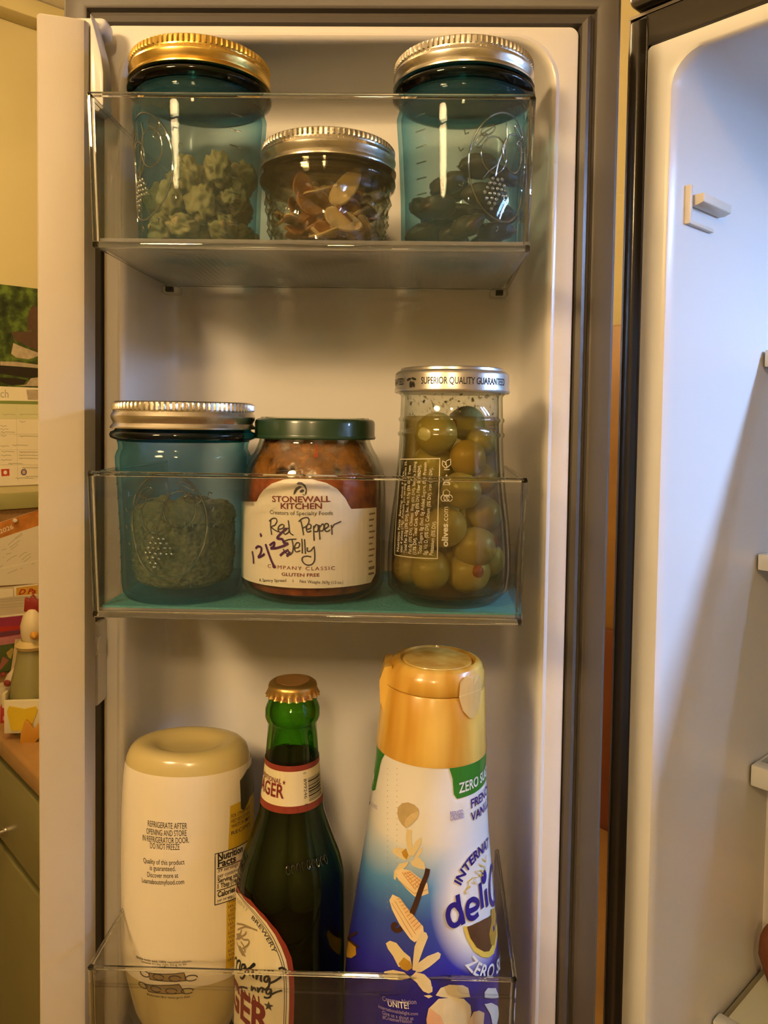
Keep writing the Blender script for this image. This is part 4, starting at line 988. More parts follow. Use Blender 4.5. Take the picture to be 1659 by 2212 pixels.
# a few more behind them
rn = random.Random(11)
for k in range(900):
    if len(pos) > 44: break
    r = rn.uniform(7.6, 9.4); z_ = rn.uniform(4.8 + r, zb_ - r*0.7); R_ = (fo(z_) - r*1.04)*sqrt(rn.uniform(0.2, 1)); a = rn.uniform(0, 2*pi)
    p = Vector((R_*cos(a), R_*sin(a), z_))
    if any((p - q).length < (r + rq)*0.78 for q, rq in pos): continue
    pos.append((p, r)); nm = thing('olive', 'plump green olive in the tall silver lidded jar', 'olive', Vector(JO) + p, 0, 'olives in the jar'); nm.rotation_euler = (0, 0, a)
    b = bpy.data.objects.new('flesh', om[k % 3]); COL.objects.link(b); b.parent = nm; b.scale = (r, r, r)
# printed panel on the olive jar, reading upward
SO = Rev(oj, JO, OP, 29)
PRINT = pmat('jar_white_print', (0.70, 0.66, 0.50), 0.5)
z = Z(820, 970, 1120, 1659)
fr_ = spread(SO, [(250, 122), (722, 112), (700, 700), (692, 1308), (185, 1262), (225, 600), (250, 122)], z)
def dens(P, n=8): return [Vector(P[i]).lerp(Vector(P[i+1]), j/n) for i in range(len(P)-1) for j in range(n)] + [Vector(P[-1])]
strokes(SO, 'panel_frame', [dens(fr_)], 0.4, PRINT, 0.3, curve=False)
LT = [('Nutrition Facts  Serving: about 7 serv.', (238, 1225), (300, 260), 1), ('size: 4 olives (14g). Amount per serving: Calories 25,', (278, 1235), (330, 140), 0), ('Total Fat 2.5g (3% DV), Sat. Fat 0.5g (3% DV), Trans', (328, 1245), (378, 195), 1), ('Fat 0g (0% DV), Cholest. 0mg (0% DV), Sodium 310mg', (382, 1250), (443, 150), 0),
      ('(13% DV), Total Carb. <0g (0% DV), Fiber 0g (0%DV),', (438, 1258), (498, 190), 1), ('Total Sugars 0g (Incl. 0g Added Sugars, 0%), Protein', (505, 1258), (566, 160), 0), ('0g, Vit D. (0% DV), Calcium (0% DV), Iron (0% DV),', (568, 1265), (636, 225), 0), ('Potassium (0% DV).', (640, 1270), (676, 860), 0)]
for s_, a, b, bo in LT: pl(SO, s_, a, b, 1.75, PRINT, 0.012*bo + 0.004, 0.35, z=z)
pl(SO, 'olives', (815, 1165), (815, 890), 2.6, PRINT, 0.03, 0.35, z=z); pl(SO, '.com', (815, 880), (820, 690), 2.6, PRINT, 0.0, 0.35, z=z)
strokes(SO, 'recycling_marks', [dens(spread(SO, l, z), 3) for l in ([(790, 230), (750, 190), (752, 140), (790, 160), (805, 205), (790, 230)], [(800, 225), (848, 185), (850, 118), (800, 140), (785, 190)], [(770, 245), (835, 245)], [(800, 305), (815, 340), (855, 345), (822, 372), (830, 410), (800, 390), (770, 410), (778, 372), (748, 345), (785, 340), (800, 305)], [(760, 425), (838, 425)], [(765, 400), (765, 430)], [(838, 400), (838, 430)], [(765, 500), (800, 480), (838, 510), (830, 555), (790, 560), (760, 540), (765, 500)])] + [[Vector(p) for p in ell(*SO.pick(*z((x, 585))), 1.25, 1.5)] for x in (765, 800, 838)], 0.32, PRINT, 0.35, curve=False)
def text_path(S, body, path, h, mat, bold=0.0, off=0.4, parent=None, fit=True):
    """lettering whose baseline follows a line of (u, v) points"""
    if _cap[0] is None:
        m = glyphs('H'); _cap[0] = max(v.co.y for v in m.vertices); bpy.data.meshes.remove(m)
    P = [Vector(p) for p in smoothpts(path, 6)]; cum = [0]
    for a, b in zip(P, P[1:]): cum.append(cum[-1] + (b - a).length)
    me = glyphs(body, bold); bm = bmesh.new(); bm.from_mesh(me); bpy.data.meshes.remove(me); bmesh.ops.triangulate(bm, faces=bm.faces[:])
    x0 = min(v.co.x for v in bm.verts); x1 = max(v.co.x for v in bm.verts); sx = cum[-1]/(x1 - x0); sy = h/_cap[0]
    for v in bm.verts:
        s = (v.co.x - x0)*sx; i = 0
        while i < len(P) - 2 and cum[i+1] < s: i += 1
        t = (P[i+1] - P[i]).normalized(); p = P[i] + t*(s - cum[i]) + Vector((-t.y, t.x))*(v.co.y*sy); v.co = (p.x, p.y, 0)
    wrap(bm, S, off, 5)
    m2 = bpy.data.meshes.new('lettering'); bm.to_mesh(m2); bm.free()
    return link('lettering', m2, mat, parent or S.t, 0)
def star(c, r):
    return [(c[0] + (r if i % 2 == 0 else r*0.42)*sin(pi*i/5), c[1] + (r if i % 2 == 0 else r*0.42)*cos(pi*i/5)) for i in range(10)]

# ---- upside-down mayonnaise squeeze bottle
LM = (-113.6, 414, FLOOR3)
my = thing('mayonnaise_bottle', 'cream squeeze bottle of mayonnaise standing upside down on its cap', 'bottle', LM)
MP = [(21, 21.5), (22.5, 24), (25, 29), (29.5, 39), (33.2, 55), (34.6, 62), (35.6, 70), (36.0, 90), (36.2, 120), (35.8, 150), (35.2, 164), (34.6, 172), (33.6, 178), (31.6, 182.4), (29.4, 184.4), (26.5, 185.3), (22, 185.4), (18, 184.2), (14.5, 182.2), (10, 181.2), (0, 181.0)]
MAYO = pmat('mayo_plastic', (0.56, 0.45, 0.19), 0.22, var=0.06, vscale=30, coat=0.3)
LABELW = pmat('mayo_label', (0.80, 0.71, 0.54), 0.3, var=0.03, vscale=25, coat=0.2)
MB().lathe(MP, 80, 0.72).build('bottle_body', MAYO, my, smooth=45)
MB().lathe([(0, 0), (26, 0), (27.5, 1.5), (27, 17), (25.5, 20.5), (21.5, 21.4), (0, 21.4)], 56, 0.8).build('cap', pmat('cap_slate', (0.045, 0.055, 0.07), 0.35), my)
SM = Rev(my, LM, [(r, z_) for r, z_ in MP if z_ < 178.5], 36, 0.72)
v0, v1 = 64, 176
def band(S, u0, u1, va, vb, n=40): return [(u0 + (u1 - u0)*i/n, va) for i in range(n + 1)] + [(u1 - (u1 - u0)*i/n, vb) for i in range(n + 1)]
decal(SM, 'label_film', [band(SM, -36*2.4, 36*2.4, v0, v1)], LABELW, 0.2, step=3)
z = Z(240, 1740, 560, 1500)
for s_, a, b, h in (('REFRIGERATE AFTER', (375, 205), (770, 232), 3.0), ('OPENING AND STORE', (362, 282), (765, 304), 3.0), ('IN REFRIGERATOR DOOR.', (325, 350), (790, 374), 3.0), ('DO NOT FREEZE', (400, 430), (695, 445), 3.0),
                    ('Quality of this product', (332, 575), (745, 592), 2.6), ('is guaranteed.', (398, 650), (655, 660), 2.6), ('Discover more at', (372, 718), (682, 728), 2.6), ('Learnaboutmyfood.com', (318, 775), (742, 790), 2.6)):
    pl(SM, s_, a, b, h, INK, 0.004, 0.4, z=z)
pl(SM, 'Bottle made with 100% recycled plastic,', (265, 1540), (820, 1578), 1.25, INK, 0, 0.4, z=z); pl(SM, "because it's the right thing to do", (315, 1585), (765, 1612), 1.25, INK, 0, 0.4, z=z)
# recycling panels printed near the neck
for q in ([(385, 1690), (740, 1690), (760, 1770), (395, 1755)], [(345, 1805), (690, 1805), (745, 1895), (385, 1880)]):
    P = spread(SM, q, z); decal(SM, 'recycling_panel', [P], pmat('panel_brown', (0.30, 0.21, 0.09), 0.5), 0.35)
    strokes(SM, 'panel_border', [dens(P + [P[0]], 4)], 0.5, INK, 0.45, curve=False)
    c0 = Vector(P[0]).lerp(Vector(P[2]), 0.5)
    strokes(SM, 'panel_arrows', [[Vector(p) for p in ell(c0.x + d, c0.y, 3.2, 1.6, 0, 12)] for d in (-13, -4.5, 4.5, 13)], 0.6, INK, 0.5, curve=False)
pl(SM, 'how2recycle', (370, 1915), (800, 1940), 1.2, INK, 0, 0.4, z=z)
# yellow side of the label, nutrition panel, dark badge
z5 = Z(180, 1400, 700, 1417)
YEL = pmat('label_yellow', (0.62, 0.40, 0.03), 0.4)
lb_ = spread(SM, [(862, 930), (852, 1140), (842, 1450), (836, 1895)], z5)
UE = 36*2.3
decal(SM, 'yellow_panel', [[lb_[0], (UE, lb_[0][1] + 3)] + [(UE, lb_[3][1])] + [lb_[3], lb_[2], lb_[1]]], YEL, 0.3, step=3)
for k, (s_, yy) in enumerate((('FOR OTHER WAYS', 1000), ('HELP REDUCE FOOD', 1030), ('WASTE IN SIMPLE', 1060), ('RECIPES', 1100))):
    a = SM.pick(*z5((868, yy))); text(SM, s_, a, (a[0] + 17, a[1]), 1.9, INK, 0.006, 0.45)
for k in range(15):
    a = SM.pick(*z5((846, 1480 + k*26))); text(SM, 'EGG YOLKS, SOYBEAN OIL, VINEGAR'[(k*3) % 12:(k*3) % 12 + 16], (a[0] + 0.5, a[1]), (a[0] + 19, a[1]), 1.5, INK, 0.004, 0.45)
n0 = SM.pick(*z((1048, 488))); n1 = SM.pick(*z((1032, 1008)))
decal(SM, 'nutrition_panel', [rect(n0[0], n1[1], n0[0] + 44, n0[1])], LABELW, 0.45)
strokes(SM, 'nutrition_frame', [dens([(n0[0], n1[1]), (n0[0] + 44, n1[1]), (n0[0] + 44, n0[1]), (n0[0], n0[1]), (n0[0], n1[1])])], 0.5, BLACK, 0.55, curve=False)
H_ = n0[1] - n1[1]
for s_, f, wd, h, bo in (('Nutrition', 0.14, 17, 3.6, 0.03), ('Facts', 0.27, 11.5, 3.6, 0.03), ('39 servings', 0.375, 13, 2.1, 0), ('per container', 0.48, 14, 2.1, 0), ('Serving size', 0.58, 14, 2.2, 0.025), ('1 Tbsp (14g)', 0.69, 13.5, 2.4, 0.025), ('Calories', 0.86, 11, 2.9, 0.03), ('per serving', 0.95, 9, 1.5, 0)):
    text(SM, s_, (n0[0] + 1.5, n0[1] - f*H_), (n0[0] + 1.5 + wd, n0[1] - f*H_), h, BLACK, bo, 0.6)
text(SM, '100', (n0[0] + 14.5, n0[1] - 0.84*H_), (n0[0] + 24, n0[1] - 0.84*H_), 5.4, BLACK, 0.03, 0.6)
strokes(SM, 'nutrition_rules', [dens([(n0[0] + 1, n0[1] - f*H_), (n0[0] + 40, n0[1] - f*H_)]) for f in (0.295, 0.73)], 0.5, BLACK, 0.6, curve=False)
bq = spread(SM, [(918, 780), (975, 700)], z5)
decal(SM, 'dark_badge', [[(bq[0][0], bq[0][1] - 15), (bq[0][0], bq[0][1]), (bq[0][0] + 8, bq[0][1] + 3.5), (bq[0][0] + 32, bq[0][1] + 3.5), (bq[0][0] + 32, bq[0][1] - 12), (bq[0][0] + 10, bq[0][1] - 12), (bq[0][0] + 3, bq[0][1] - 17)]], pmat('badge_dark', (0.06, 0.055, 0.035), 0.4), 0.4, step=3)

# ---- beer bottle
LB = (at(630, 1750, 395).x, 395, FLOOR3)
bb = thing('beer_bottle', 'green glass lager bottle with gold crown cap and cream labels', 'bottle', LB)
BP = ppx([(2190, 511, 745), (2050, 511, 745), (1950, 512.5, 744), (1905, 513, 743), (1880, 515, 741.5), (1858, 519.5, 737), (1838, 525.5, 730.5), (1818, 533, 722), (1795, 542, 714), (1770, 552, 706.5), (1745, 561, 700), (1700, 568.5, 696.5), (1650, 576, 693), (1600, 580, 690), (1556, 583, 687.5)], 395, FLOOR3)
BP = [(24, 0), (27.4, 1), (28.3, 4)] + BP
zt = BP[-1][1]
BP += [(13.4, zt + 0.8), (14.2, zt + 3), (14.1, zt + 7), (13.2, zt + 9.5), (12.6, zt + 10.5), (12.4, zt + 15)]
GREEN = gmat('green_bottle_glass', (0.46, 0.78, 0.20), (0.06, 0.22, 0.02), 0.03, 1.4)
MB().lathe(shell(BP, 2.2, 4), 72).build('glass_body', GREEN, bb, smooth=50)
fb = inner(BP, 2.5); zlev = at(632, 1628, 395).z - FLOOR3
beer = MB().lathe([(0, 5)] + [(fb(5 + (zlev - 5)*i/40), 5 + (zlev - 5)*i/40) for i in range(41)] + [(0, zlev)], 56).build('lager_beer', pmat('beer_dark', (0.005, 0.0018, 0.0006), 0.4, spec=0.06)); beer.location = W(LB)
tag(beer, 'dark lager inside the green bottle', 'beer', kind='stuff')
zc_ = at(632, 1518, 395 - 13).z - FLOOR3
nfl = 21
def crimp(a, r, z_): return r + (0.75*cos(a*nfl) if z_ < 3.4 else 0)*(1 - z_/3.4 if z_ < 3.4 else 0)
CAPG = pmat('crown_gold', (0.62, 0.40, 0.12), 0.33, metal=0.9, bump=0.1)
cr_ = MB().lathe([(12.4, 0.3), (13.6, 0), (13.3, 1), (13.0, 2), (12.7, 3.4), (12.7, 4.6), (12.3, 5.8), (11.2, 6.7), (9.5, 7.1), (0, 7.3), (0, 6.0), (11, 5.4)], nfl*8, rf=crimp).build('crown_cap', CAPG, bb, smooth=40, loc=(0, 0, zc_*MM))
MB().lathe([(0, 0), (8.6, 0), (8.6, 0.25), (0, 0.3)], 40).build('cap_print', pmat('cap_brown', (0.26, 0.13, 0.035), 0.4, var=0.3, vscale=300), cr_, loc=(0, 0, 0.0072))
SC = Rev(cr_, (LB[0], LB[1], LB[2] + zc_), [(13.6, 0), (12.8, 3.6)], 13)
REDP = pmat('label_red', (0.235, 0.032, 0.016), 0.45); BEERP = pmat('beer_label_cream', (0.74, 0.65, 0.41), 0.45)
for k, s_ in enumerate('DRAFT BEER'):
    if s_ != ' ':
        a = (-0.62*13 + k*1.9, 1.0); text(SC, s_, a, (a[0] + 1.1, a[1]), 1.7, REDP, 0.01, 0.9)
SB = Rev(bb, LB, [p for p in BP if p[1] < zt], 20)
def vpx(y): return SB.pick(632, y)[1]
R0 = 20*2.9
va, vb_, vc, vd = vpx(1656), vpx(1667), vpx(1742), vpx(1756)
decal(SB, 'neck_label', [band(SB, -R0, R0, vd, va)], BEERP, 0.2, step=3)
decal(SB, 'neck_red_band', [band(SB, -R0, R0, vb_, va + 0.3)], REDP, 0.3, step=3)
decal(SB, 'neck_red_band', [band(SB, -R0, R0, vd - 0.3, vc)], REDP, 0.3, step=3)
z = Z(500, 1640, 760, 1659)
a, b = SB.pick(*z((690, 338))), SB.pick(*z((445, 245)))
a2, b2 = SB.pick(*z((725, 535))), SB.pick(*z((430, 445)))
text(SB, 'TRADITIONAL', (a[0] - 25, a[1]), a, 2.4, MAROON, 0.008, 0.45)
c0 = SB.pick(*z((727, 325))); decal(SB, 'star', [star((c0[0], c0[1] + 0.2), 1.35)], MAROON, 0.45)
text(SB, 'LAGER', (a2[0] - 27, a2[1]), a2, 6.4, MAROON, 0.022, 0.45)
# barcode turned on its side
u0 = SB.pick(*z((1055, 400)))[0]; vA, vB = SB.pick(*z((1090, 245)))[1], SB.pick(*z((1090, 560)))[1]
rn = random.Random(3); q = vA; bars = []
while q > vB - 0.5:
    wd = rn.choice((0.22, 0.22, 0.45, 0.7)); bars.append(rect(u0, q - wd, u0 + 13.5, q)); q -= wd + rn.choice((0.25, 0.25, 0.5))
for bq_ in bars: decal(SB, 'bar', [bq_], BLACK, 0.45)
for s_, (x, y1, y0) in (('0', (985, 205, 180)), ('899246', (990, 545, 270)), ('8', (1005, 640, 615))):
    pa, pb = SB.pick(*z((x, y0))), SB.pick(*z((x, y1))); text(SB, s_, pa, (pa[0], pb[1]), 2.2, INK, 0, 0.45)
# body label
z = Z(500, 1900, 780, 1659)
zo = [(75, 60), (250, 258), (420, 448), (580, 640), (700, 830), (770, 1000), (798, 1180), (805, 1400), (802, 1620), (795, 1849)]
zi = [(62, 118), (130, 188), (300, 368), (450, 540), (560, 700), (640, 860), (700, 1020), (732, 1180), (740, 1400), (738, 1620), (730, 1849)]
SBB = Rev(bb, LB, [p for p in BP if p[1] < 140], 28)
o_ = spread(SBB, zo, z); i_ = spread(SBB, zi, z)
ap = (o_[0][0] - 12, o_[0][1] + 8); zbot = i_[-1][1] - 40
decal(SBB, 'body_label', [[(-28*2.5, zbot), (o_[-1][0] - 2, zbot)] + o_[::-1] + [ap, (-28*1.9, o_[2][1]), (-28*2.5, o_[4][1])]], REDP, 0.2, step=3)
decal(SBB, 'label_face', [[(-28*2.4, zbot + 3), (i_[-1][0] - 2, zbot + 3)] + i_[::-1] + [(i_[0][0] - 9, i_[0][1] + 5), (-28*1.85, i_[2][1]), (-28*2.4, i_[5][1])]], BEERP, 0.35, step=3)
ln = [(p[0] - 1.4, p[1] - 0.9) for p in i_]
strokes(SBB, 'border_line', [ln, [(p[0] - 0.9, p[1] - 0.6) for p in ln]], 0.3, INK, 0.5)
text_path(SBB, 'DENT', spread(SBB, [(88, 285), (150, 340), (215, 420)], z), 2.0, GREYINK, 0.01, 0.5)
text_path(SBB, 'BREWERY', spread(SBB, [(262, 490), (360, 610), (440, 740), (500, 850), (528, 930)], z), 2.2, INK, 0.014, 0.5)
SEP = pmat('sepia_ink', (0.30, 0.22, 0.11), 0.5)
strokes(SBB, 'eagle_drawing', [spread(SBB, l, z) for l in ([(80, 560), (150, 570), (230, 600), (340, 645)], [(90, 640), (130, 620), (190, 600), (260, 615)], [(70, 760), (110, 740), (180, 700), (200, 660)], [(120, 700), (160, 760), (230, 770), (220, 830), (150, 880)], [(80, 800), (110, 870), (150, 940), (190, 975)], [(130, 790), (170, 850), (185, 930)], [(75, 700), (120, 690), (140, 640)])], 0.9, SEP, 0.5)
decal(SBB, 'eagle_body', [spread(SBB, q, z) for q in ([(80, 700), (130, 690), (150, 740), (110, 770), (80, 760)],)], SEP, 0.5)
decal(SBB, 'eagle_wing', [spread(SBB, q, z) for q in ([(90, 830), (130, 850), (170, 920), (185, 975), (150, 970), (110, 900)],)], SEP, 0.5)
# flowing brand script
SCR = [[(55, 1010), (75, 1000), (80, 1060), (70, 1150)], [(75, 1080), (100, 1035), (125, 1050), (112, 1140), (130, 1150)], [(190, 1085), (150, 1085), (140, 1130), (165, 1145), (190, 1100), (185, 1200), (150, 1260), (120, 1240)], [(200, 1150), (270, 1110), (305, 1080), (290, 1075), (245, 1130), (228, 1190), (250, 1215)], [(268, 1190), (290, 1160), (282, 1230), (300, 1245)], [(330, 1190), (325, 1270), (345, 1215), (385, 1200), (380, 1280), (400, 1285)], [(490, 1230), (440, 1235), (425, 1285), (455, 1300), (490, 1250), (485, 1350), (440, 1400), (410, 1380)], [(485, 1320), (560, 1290), (640, 1235)], [(605, 1135), (650, 1120), (690, 1145), (700, 1190)]]
strokes(SBB, 'brand_script', [spread(SBB, l, z) for l in SCR], 1.15, BLACK, 0.5)
strokes(SBB, 'brand_script_line', [spread(SBB, l, z) for l in ([(90, 1380), (150, 1370), (215, 1385)], [(270, 1350), (265, 1410), (300, 1375), (320, 1420)], [(345, 1370), (345, 1430), (375, 1385), (405, 1380), (400, 1440)], [(520, 1400), (470, 1395), (450, 1440), (480, 1455), (515, 1410), (500, 1490), (450, 1505), (420, 1490)], [(500, 1470), (580, 1430), (650, 1410)])], 1.0, BLACK, 0.5)
a = SBB.pick(*z((420, 1635))); b = SBB.pick(*z((70, 1500)))
text(SBB, 'TRADITIONAL', (a[0] - 42, b[1] + 1.0), (a[0], a[1] + 0.3), 5.0, MAROON, 0.01, 0.5)
c0 = SBB.pick(*z((480, 1612))); decal(SBB, 'star', [star(c0, 2.6)], INK, 0.5)
a = SBB.pick(*z((500, 1849))); text(SBB, 'LAGER', (a[0] - 52, a[1] - 4), (a[0], a[1] - 5), 14, MAROON, 0.03, 0.5)
# raised letters in the glass on the shoulder
SBS = Rev(bb, LB, [p for p in BP if p[1] < zt], 27)
BREL = gmat('green_relief', (0.16, 0.26, 0.10), (0.04, 0.08, 0.02), 0.1, 1.2, gloss=2.5)
rel = MB()
for k in range(9):
    u = 2 + k*3.0; v = SBS.pick(690, 1858)[1] - abs(k - 4)*0.3
    rel.tube([SBS.map(u + 1.1*cos(2*pi*i/10), v + 2.0*sin(2*pi*i/10), 0.1) for i in range(8 if k % 2 else 11)], 0.35, 5)
rel.build('raised_lettering', BREL, bb, smooth=60)

# ---- vanilla creamer
lx = at(912, 2057, 395).x
TIL = radians(1.4)
LC = (lx - 75*sin(TIL), 395, FLOOR3)
cm = thing('creamer_bottle', 'tapered coffee creamer bottle with blue and white sleeve and amber cap', 'bottle', LC, rot=(0, TIL, 0))
CPx = [(2057, 747.5, 1078), (2000, 754, 1071.5), (1944, 762, 1065), (1895, 769, 1060), (1850, 776, 1055.5), (1810, 782, 1051.5), (1775, 787, 1048), (1735, 792.5, 1046), (1700, 797, 1045), (1665, 803, 1043.5), (1648, 806.5, 1042.5)]
CP = ppx(CPx, 395, FLOOR3)
CP = [(33, 0), (38, 1.5), (40, 6), (40.6, 20), (40.6, 60)] + CP
SCM = Rev(cm, LC, CP, 36, 1.0, (0, TIL, 0))
zk = SCM.pick(925, 1652)[1]
CP = [p for p in CP if p[1] < zk - 1] + [(SCM.rad(zk), zk)]
SCM = Rev(cm, LC, CP, 36, 1.0, (0, TIL, 0))
hal = SCM.pick(1040, 1930); hp = SCM.map(*hal, 0)
def sleeve():
    m, nt, out = nodes_of('creamer_sleeve'); L = nt.links; P = N(nt, 'ShaderNodeBsdfPrincipled'); P.inputs['Roughness'].default_value = 0.28; P.inputs['Coat Weight'].default_value = 0.3
    tc = N(nt, 'ShaderNodeTexCoord'); sp = N(nt, 'ShaderNodeSeparateXYZ'); L.new(tc.outputs['Object'], sp.inputs[0])
    nz = N(nt, 'ShaderNodeTexNoise'); nz.inputs['Scale'].default_value = 22; L.new(tc.outputs['Object'], nz.inputs['Vector'])
    ad = N(nt, 'ShaderNodeMath', operation='MULTIPLY_ADD'); ad.inputs[1].default_value = 0.022; L.new(nz.outputs['Fac'], ad.inputs[0]); L.new(sp.outputs['Z'], ad.inputs[2])
    mr = N(nt, 'ShaderNodeMapRange'); lo, hi = SCM.pick(880, 2090)[1]*MM, SCM.pick(900, 1740)[1]*MM
    mr.inputs[1].default_value = lo; mr.inputs[2].default_value = hi; L.new(ad.outputs[0], mr.inputs[0])
    cr2 = N(nt, 'ShaderNodeValToRGB'); e = cr2.color_ramp.elements
    e[0].position = 0.0; e[0].color = (0.022, 0.016, 0.25, 1); e[1].position = 1.0; e[1].color = (0.82, 0.80, 0.76, 1)
    for p_, c_ in ((0.12, (0.026, 0.024, 0.40)), (0.40, (0.04, 0.09, 0.46)), (0.62, (0.10, 0.30, 0.66)), (0.80, (0.45, 0.58, 0.74)), (0.92, (0.78, 0.77, 0.74))):
        x = e.new(p_); x.color = (*c_, 1)
    L.new(mr.outputs[0], cr2.inputs[0])
    # white bloom behind the brand name
    vs = N(nt, 'ShaderNodeVectorMath', operation='SUBTRACT'); L.new(tc.outputs['Object'], vs.inputs[0]); vs.inputs[1].default_value = tuple(c*MM for c in hp)
    vm_ = N(nt, 'ShaderNodeVectorMath', operation='MULTIPLY'); L.new(vs.outputs[0], vm_.inputs[0]); vm_.inputs[1].default_value = (1, 1, 0.78)
    vl = N(nt, 'ShaderNodeVectorMath', operation='LENGTH'); L.new(vm_.outputs[0], vl.inputs[0])
    m2 = N(nt, 'ShaderNodeMapRange'); m2.inputs[1].default_value = 0.029; m2.inputs[2].default_value = 0.019; L.new(vl.outputs['Value'], m2.inputs[0])
    mx = N(nt, 'ShaderNodeMix', data_type='RGBA'); L.new(m2.outputs[0], mx.inputs[0]); L.new(cr2.outputs[0], mx.inputs[6]); mx.inputs[7].default_value = (0.82, 0.81, 0.80, 1)
    L.new(mx.outputs[2], P.inputs['Base Color']); L.new(P.outputs[0], out.inputs[0]); return m
MB().lathe([(0, 0)] + CP + [(26, zk + 0.4), (0, zk + 0.4)], 80).build('sleeve', sleeve(), cm, smooth=50)
# cap
def cap_mat():
    m, nt, out = nodes_of('amber_cap'); L = nt.links; P = N(nt, 'ShaderNodeBsdfPrincipled'); P.inputs['Roughness'].default_value = 0.26; P.inputs['Coat Weight'].default_value = 0.3
    tc = N(nt, 'ShaderNodeTexCoord'); mp = N(nt, 'ShaderNodeMapping'); mp.inputs['Scale'].default_value = (1, 1, 0.12); mp.inputs['Rotation'].default_value = (0, 0.16, 0); L.new(tc.outputs['Object'], mp.inputs['Vector'])
    nz = N(nt, 'ShaderNodeTexNoise'); nz.inputs['Scale'].default_value = 70; nz.inputs['Detail'].default_value = 2; L.new(mp.outputs[0], nz.inputs['Vector'])
    c2 = N(nt, 'ShaderNodeValToRGB'); e = c2.color_ramp.elements; e[0].position = 0.35; e[0].color = (0.56, 0.27, 0.025, 1); e[1].position = 0.65; e[1].color = (0.80, 0.52, 0.11, 1)
    L.new(nz.outputs['Fac'], c2.inputs[0]); L.new(c2.outputs[0], P.inputs['Base Color']); L.new(P.outputs[0], out.inputs[0]); return m
AMB = cap_mat()
zs = SCM.pick(900, 1508)[1]; ztop = at(945, 1450, 395 - 23).z - FLOOR3
rb_, rs_, rt_ = 28.6, 26.2, 24.4
MB().lathe([(27, zk + 0.5), (rb_, zk - 1.5), (rb_ + 0.1, zk + 0.5), (28.2, zk + 5), (rs_ + 0.1, zs - 0.8), (rs_ - 0.4, zs - 0.2), (22, zs - 0.2), (0, zs - 0.2)], 72).build('cap_base', AMB, cm, smooth=40)
def topshape(a, r, z_):
    return r - (3.2*max(0, cos(a + 1.75))**2*max(0, (z_ - (ztop - 9))/9) if r > 15 else 0)
fl = MB().lathe([(22, zs + 0.1), (rs_ - 0.4, zs + 0.1), (rs_, zs + 0.7), (25.6, zs + 8), (rt_ + 0.5, ztop - 3.6), (rt_, ztop - 1.6), (rt_ - 1.2, ztop - 0.4), (rt_ - 2.4, ztop), (rt_ - 3.4, ztop), (rt_ - 4.0, ztop - 1.6), (rt_ - 5.0, ztop - 1.8), (rt_ - 5.6, ztop - 0.4), (0, ztop - 0.2)], 72, rf=topshape).build('flip_lid', AMB, cm, smooth=40)
hg = MB().loops([[(x - 26.5, y, z_) for x, z_ in ((1.5, zs - 15), (-1.0, zs - 8), (-1.6, zs + 2), (0.6, zs + 9), (4.5, zs + 10), (5, zs - 15))] for y in (-10, -8, 8, 10)], True, True, True).build('hinge', AMB, fl, smooth=50)
SCP = Rev(cm, LC, [(28.2, zk + 5), (rs_ + 0.1, zs - 0.8), (rs_, zs + 0.7), (25.6, zs + 8), (rt_ + 0.5, ztop - 3)], 26, 1.0, (0, TIL, 0))
z = Z(780, 1400, 1060, 1630)
TAB = pmat('thumb_tab', (0.72, 0.47, 0.16), 0.3)
decal(SCP, 'thumb_tab', [spread(SCP, [(1240, 420), (1300, 350), (1420, 330), (1480, 320), (1500, 480), (1470, 760), (1410, 870), (1360, 880), (1270, 780), (1225, 620)], z)], TAB, 0.6)
strokes(SCP, 'tab_seam', [spread(SCP, [(1220, 605), (1350, 565), (1500, 500)], z)], 0.35, pmat('seam_light', (0.85, 0.62, 0.25), 0.4), 0.75)
# green flashes with ZERO SUGAR
GRN = pmat('flash_green', (0.035, 0.21, 0.022), 0.35)
g = spread(SCM, [(1110, 1470), (1140, 1520), (1150, 1640), (1165, 1840), (1205, 1893), (1300, 1870), (1420, 1820)], z)
decal(SCM, 'green_flash', [[(g[0][0], zk - 1.6)] + g[1:] + [(g[-1][0] + 30, g[-1][1] + 1), (g[-1][0] + 30, zk - 1.6)]], GRN, 0.2, step=3)
a = SCM.pick(*z((1225, 1820))); b = SCM.pick(*z((1470, 1725)))
text(SCM, 'ZERO SUGAR', a, (a[0] + (b[0] - a[0])*2.35, a[1] + (b[1] - a[1])*1.3 + 1.0), 4.7, WHITEINK, 0.02, 0.45)
g = spread(SCM, [(300, 1365), (262, 1400), (240, 1480), (205, 1660), (180, 1785), (150, 1795), (110, 1770)], z)
decal(SCM, 'green_flash', [[(g[0][0], zk - 1.6)] + g[1:] + [(g[-1][0] - 30, g[-1][1]), (g[-1][0] - 30, zk - 1.6)]], GRN, 0.2, step=3)
a = SCM.pick(*z((165, 1715))); text(SCM, 'ZERO SUGAR', (a[0] - 46, a[1]), a, 4.7, WHITEINK, 0.02, 0.45)
NAVY = pmat('navy_ink', (0.022, 0.012, 0.22), 0.4); LILAC = pmat('lilac_ink', (0.30, 0.25, 0.50), 0.45)
a = SCM.pick(*z((1380, 2010))); b = SCM.pick(*z((1510, 1945))); text(SCM, 'FRENCH', a, (a[0] + 26, a[1] + 0.8), 4.2, NAVY, 0.018, 0.45)
a = SCM.pick(*z((1385, 2175))); text(SCM, 'VANILLA', (a[0] - 0.6, a[1]), (a[0] + 27, a[1] + 0.8), 4.2, NAVY, 0.018, 0.45)
pl(SCM, 'REDUCED', (1115, 2105), (1278, 2075), 2.0, LILAC, 0.02, 0.45, z=z); pl(SCM, 'CALORIES', (1115, 2165), (1290, 2125), 2.0, LILAC, 0.02, 0.45, z=z)
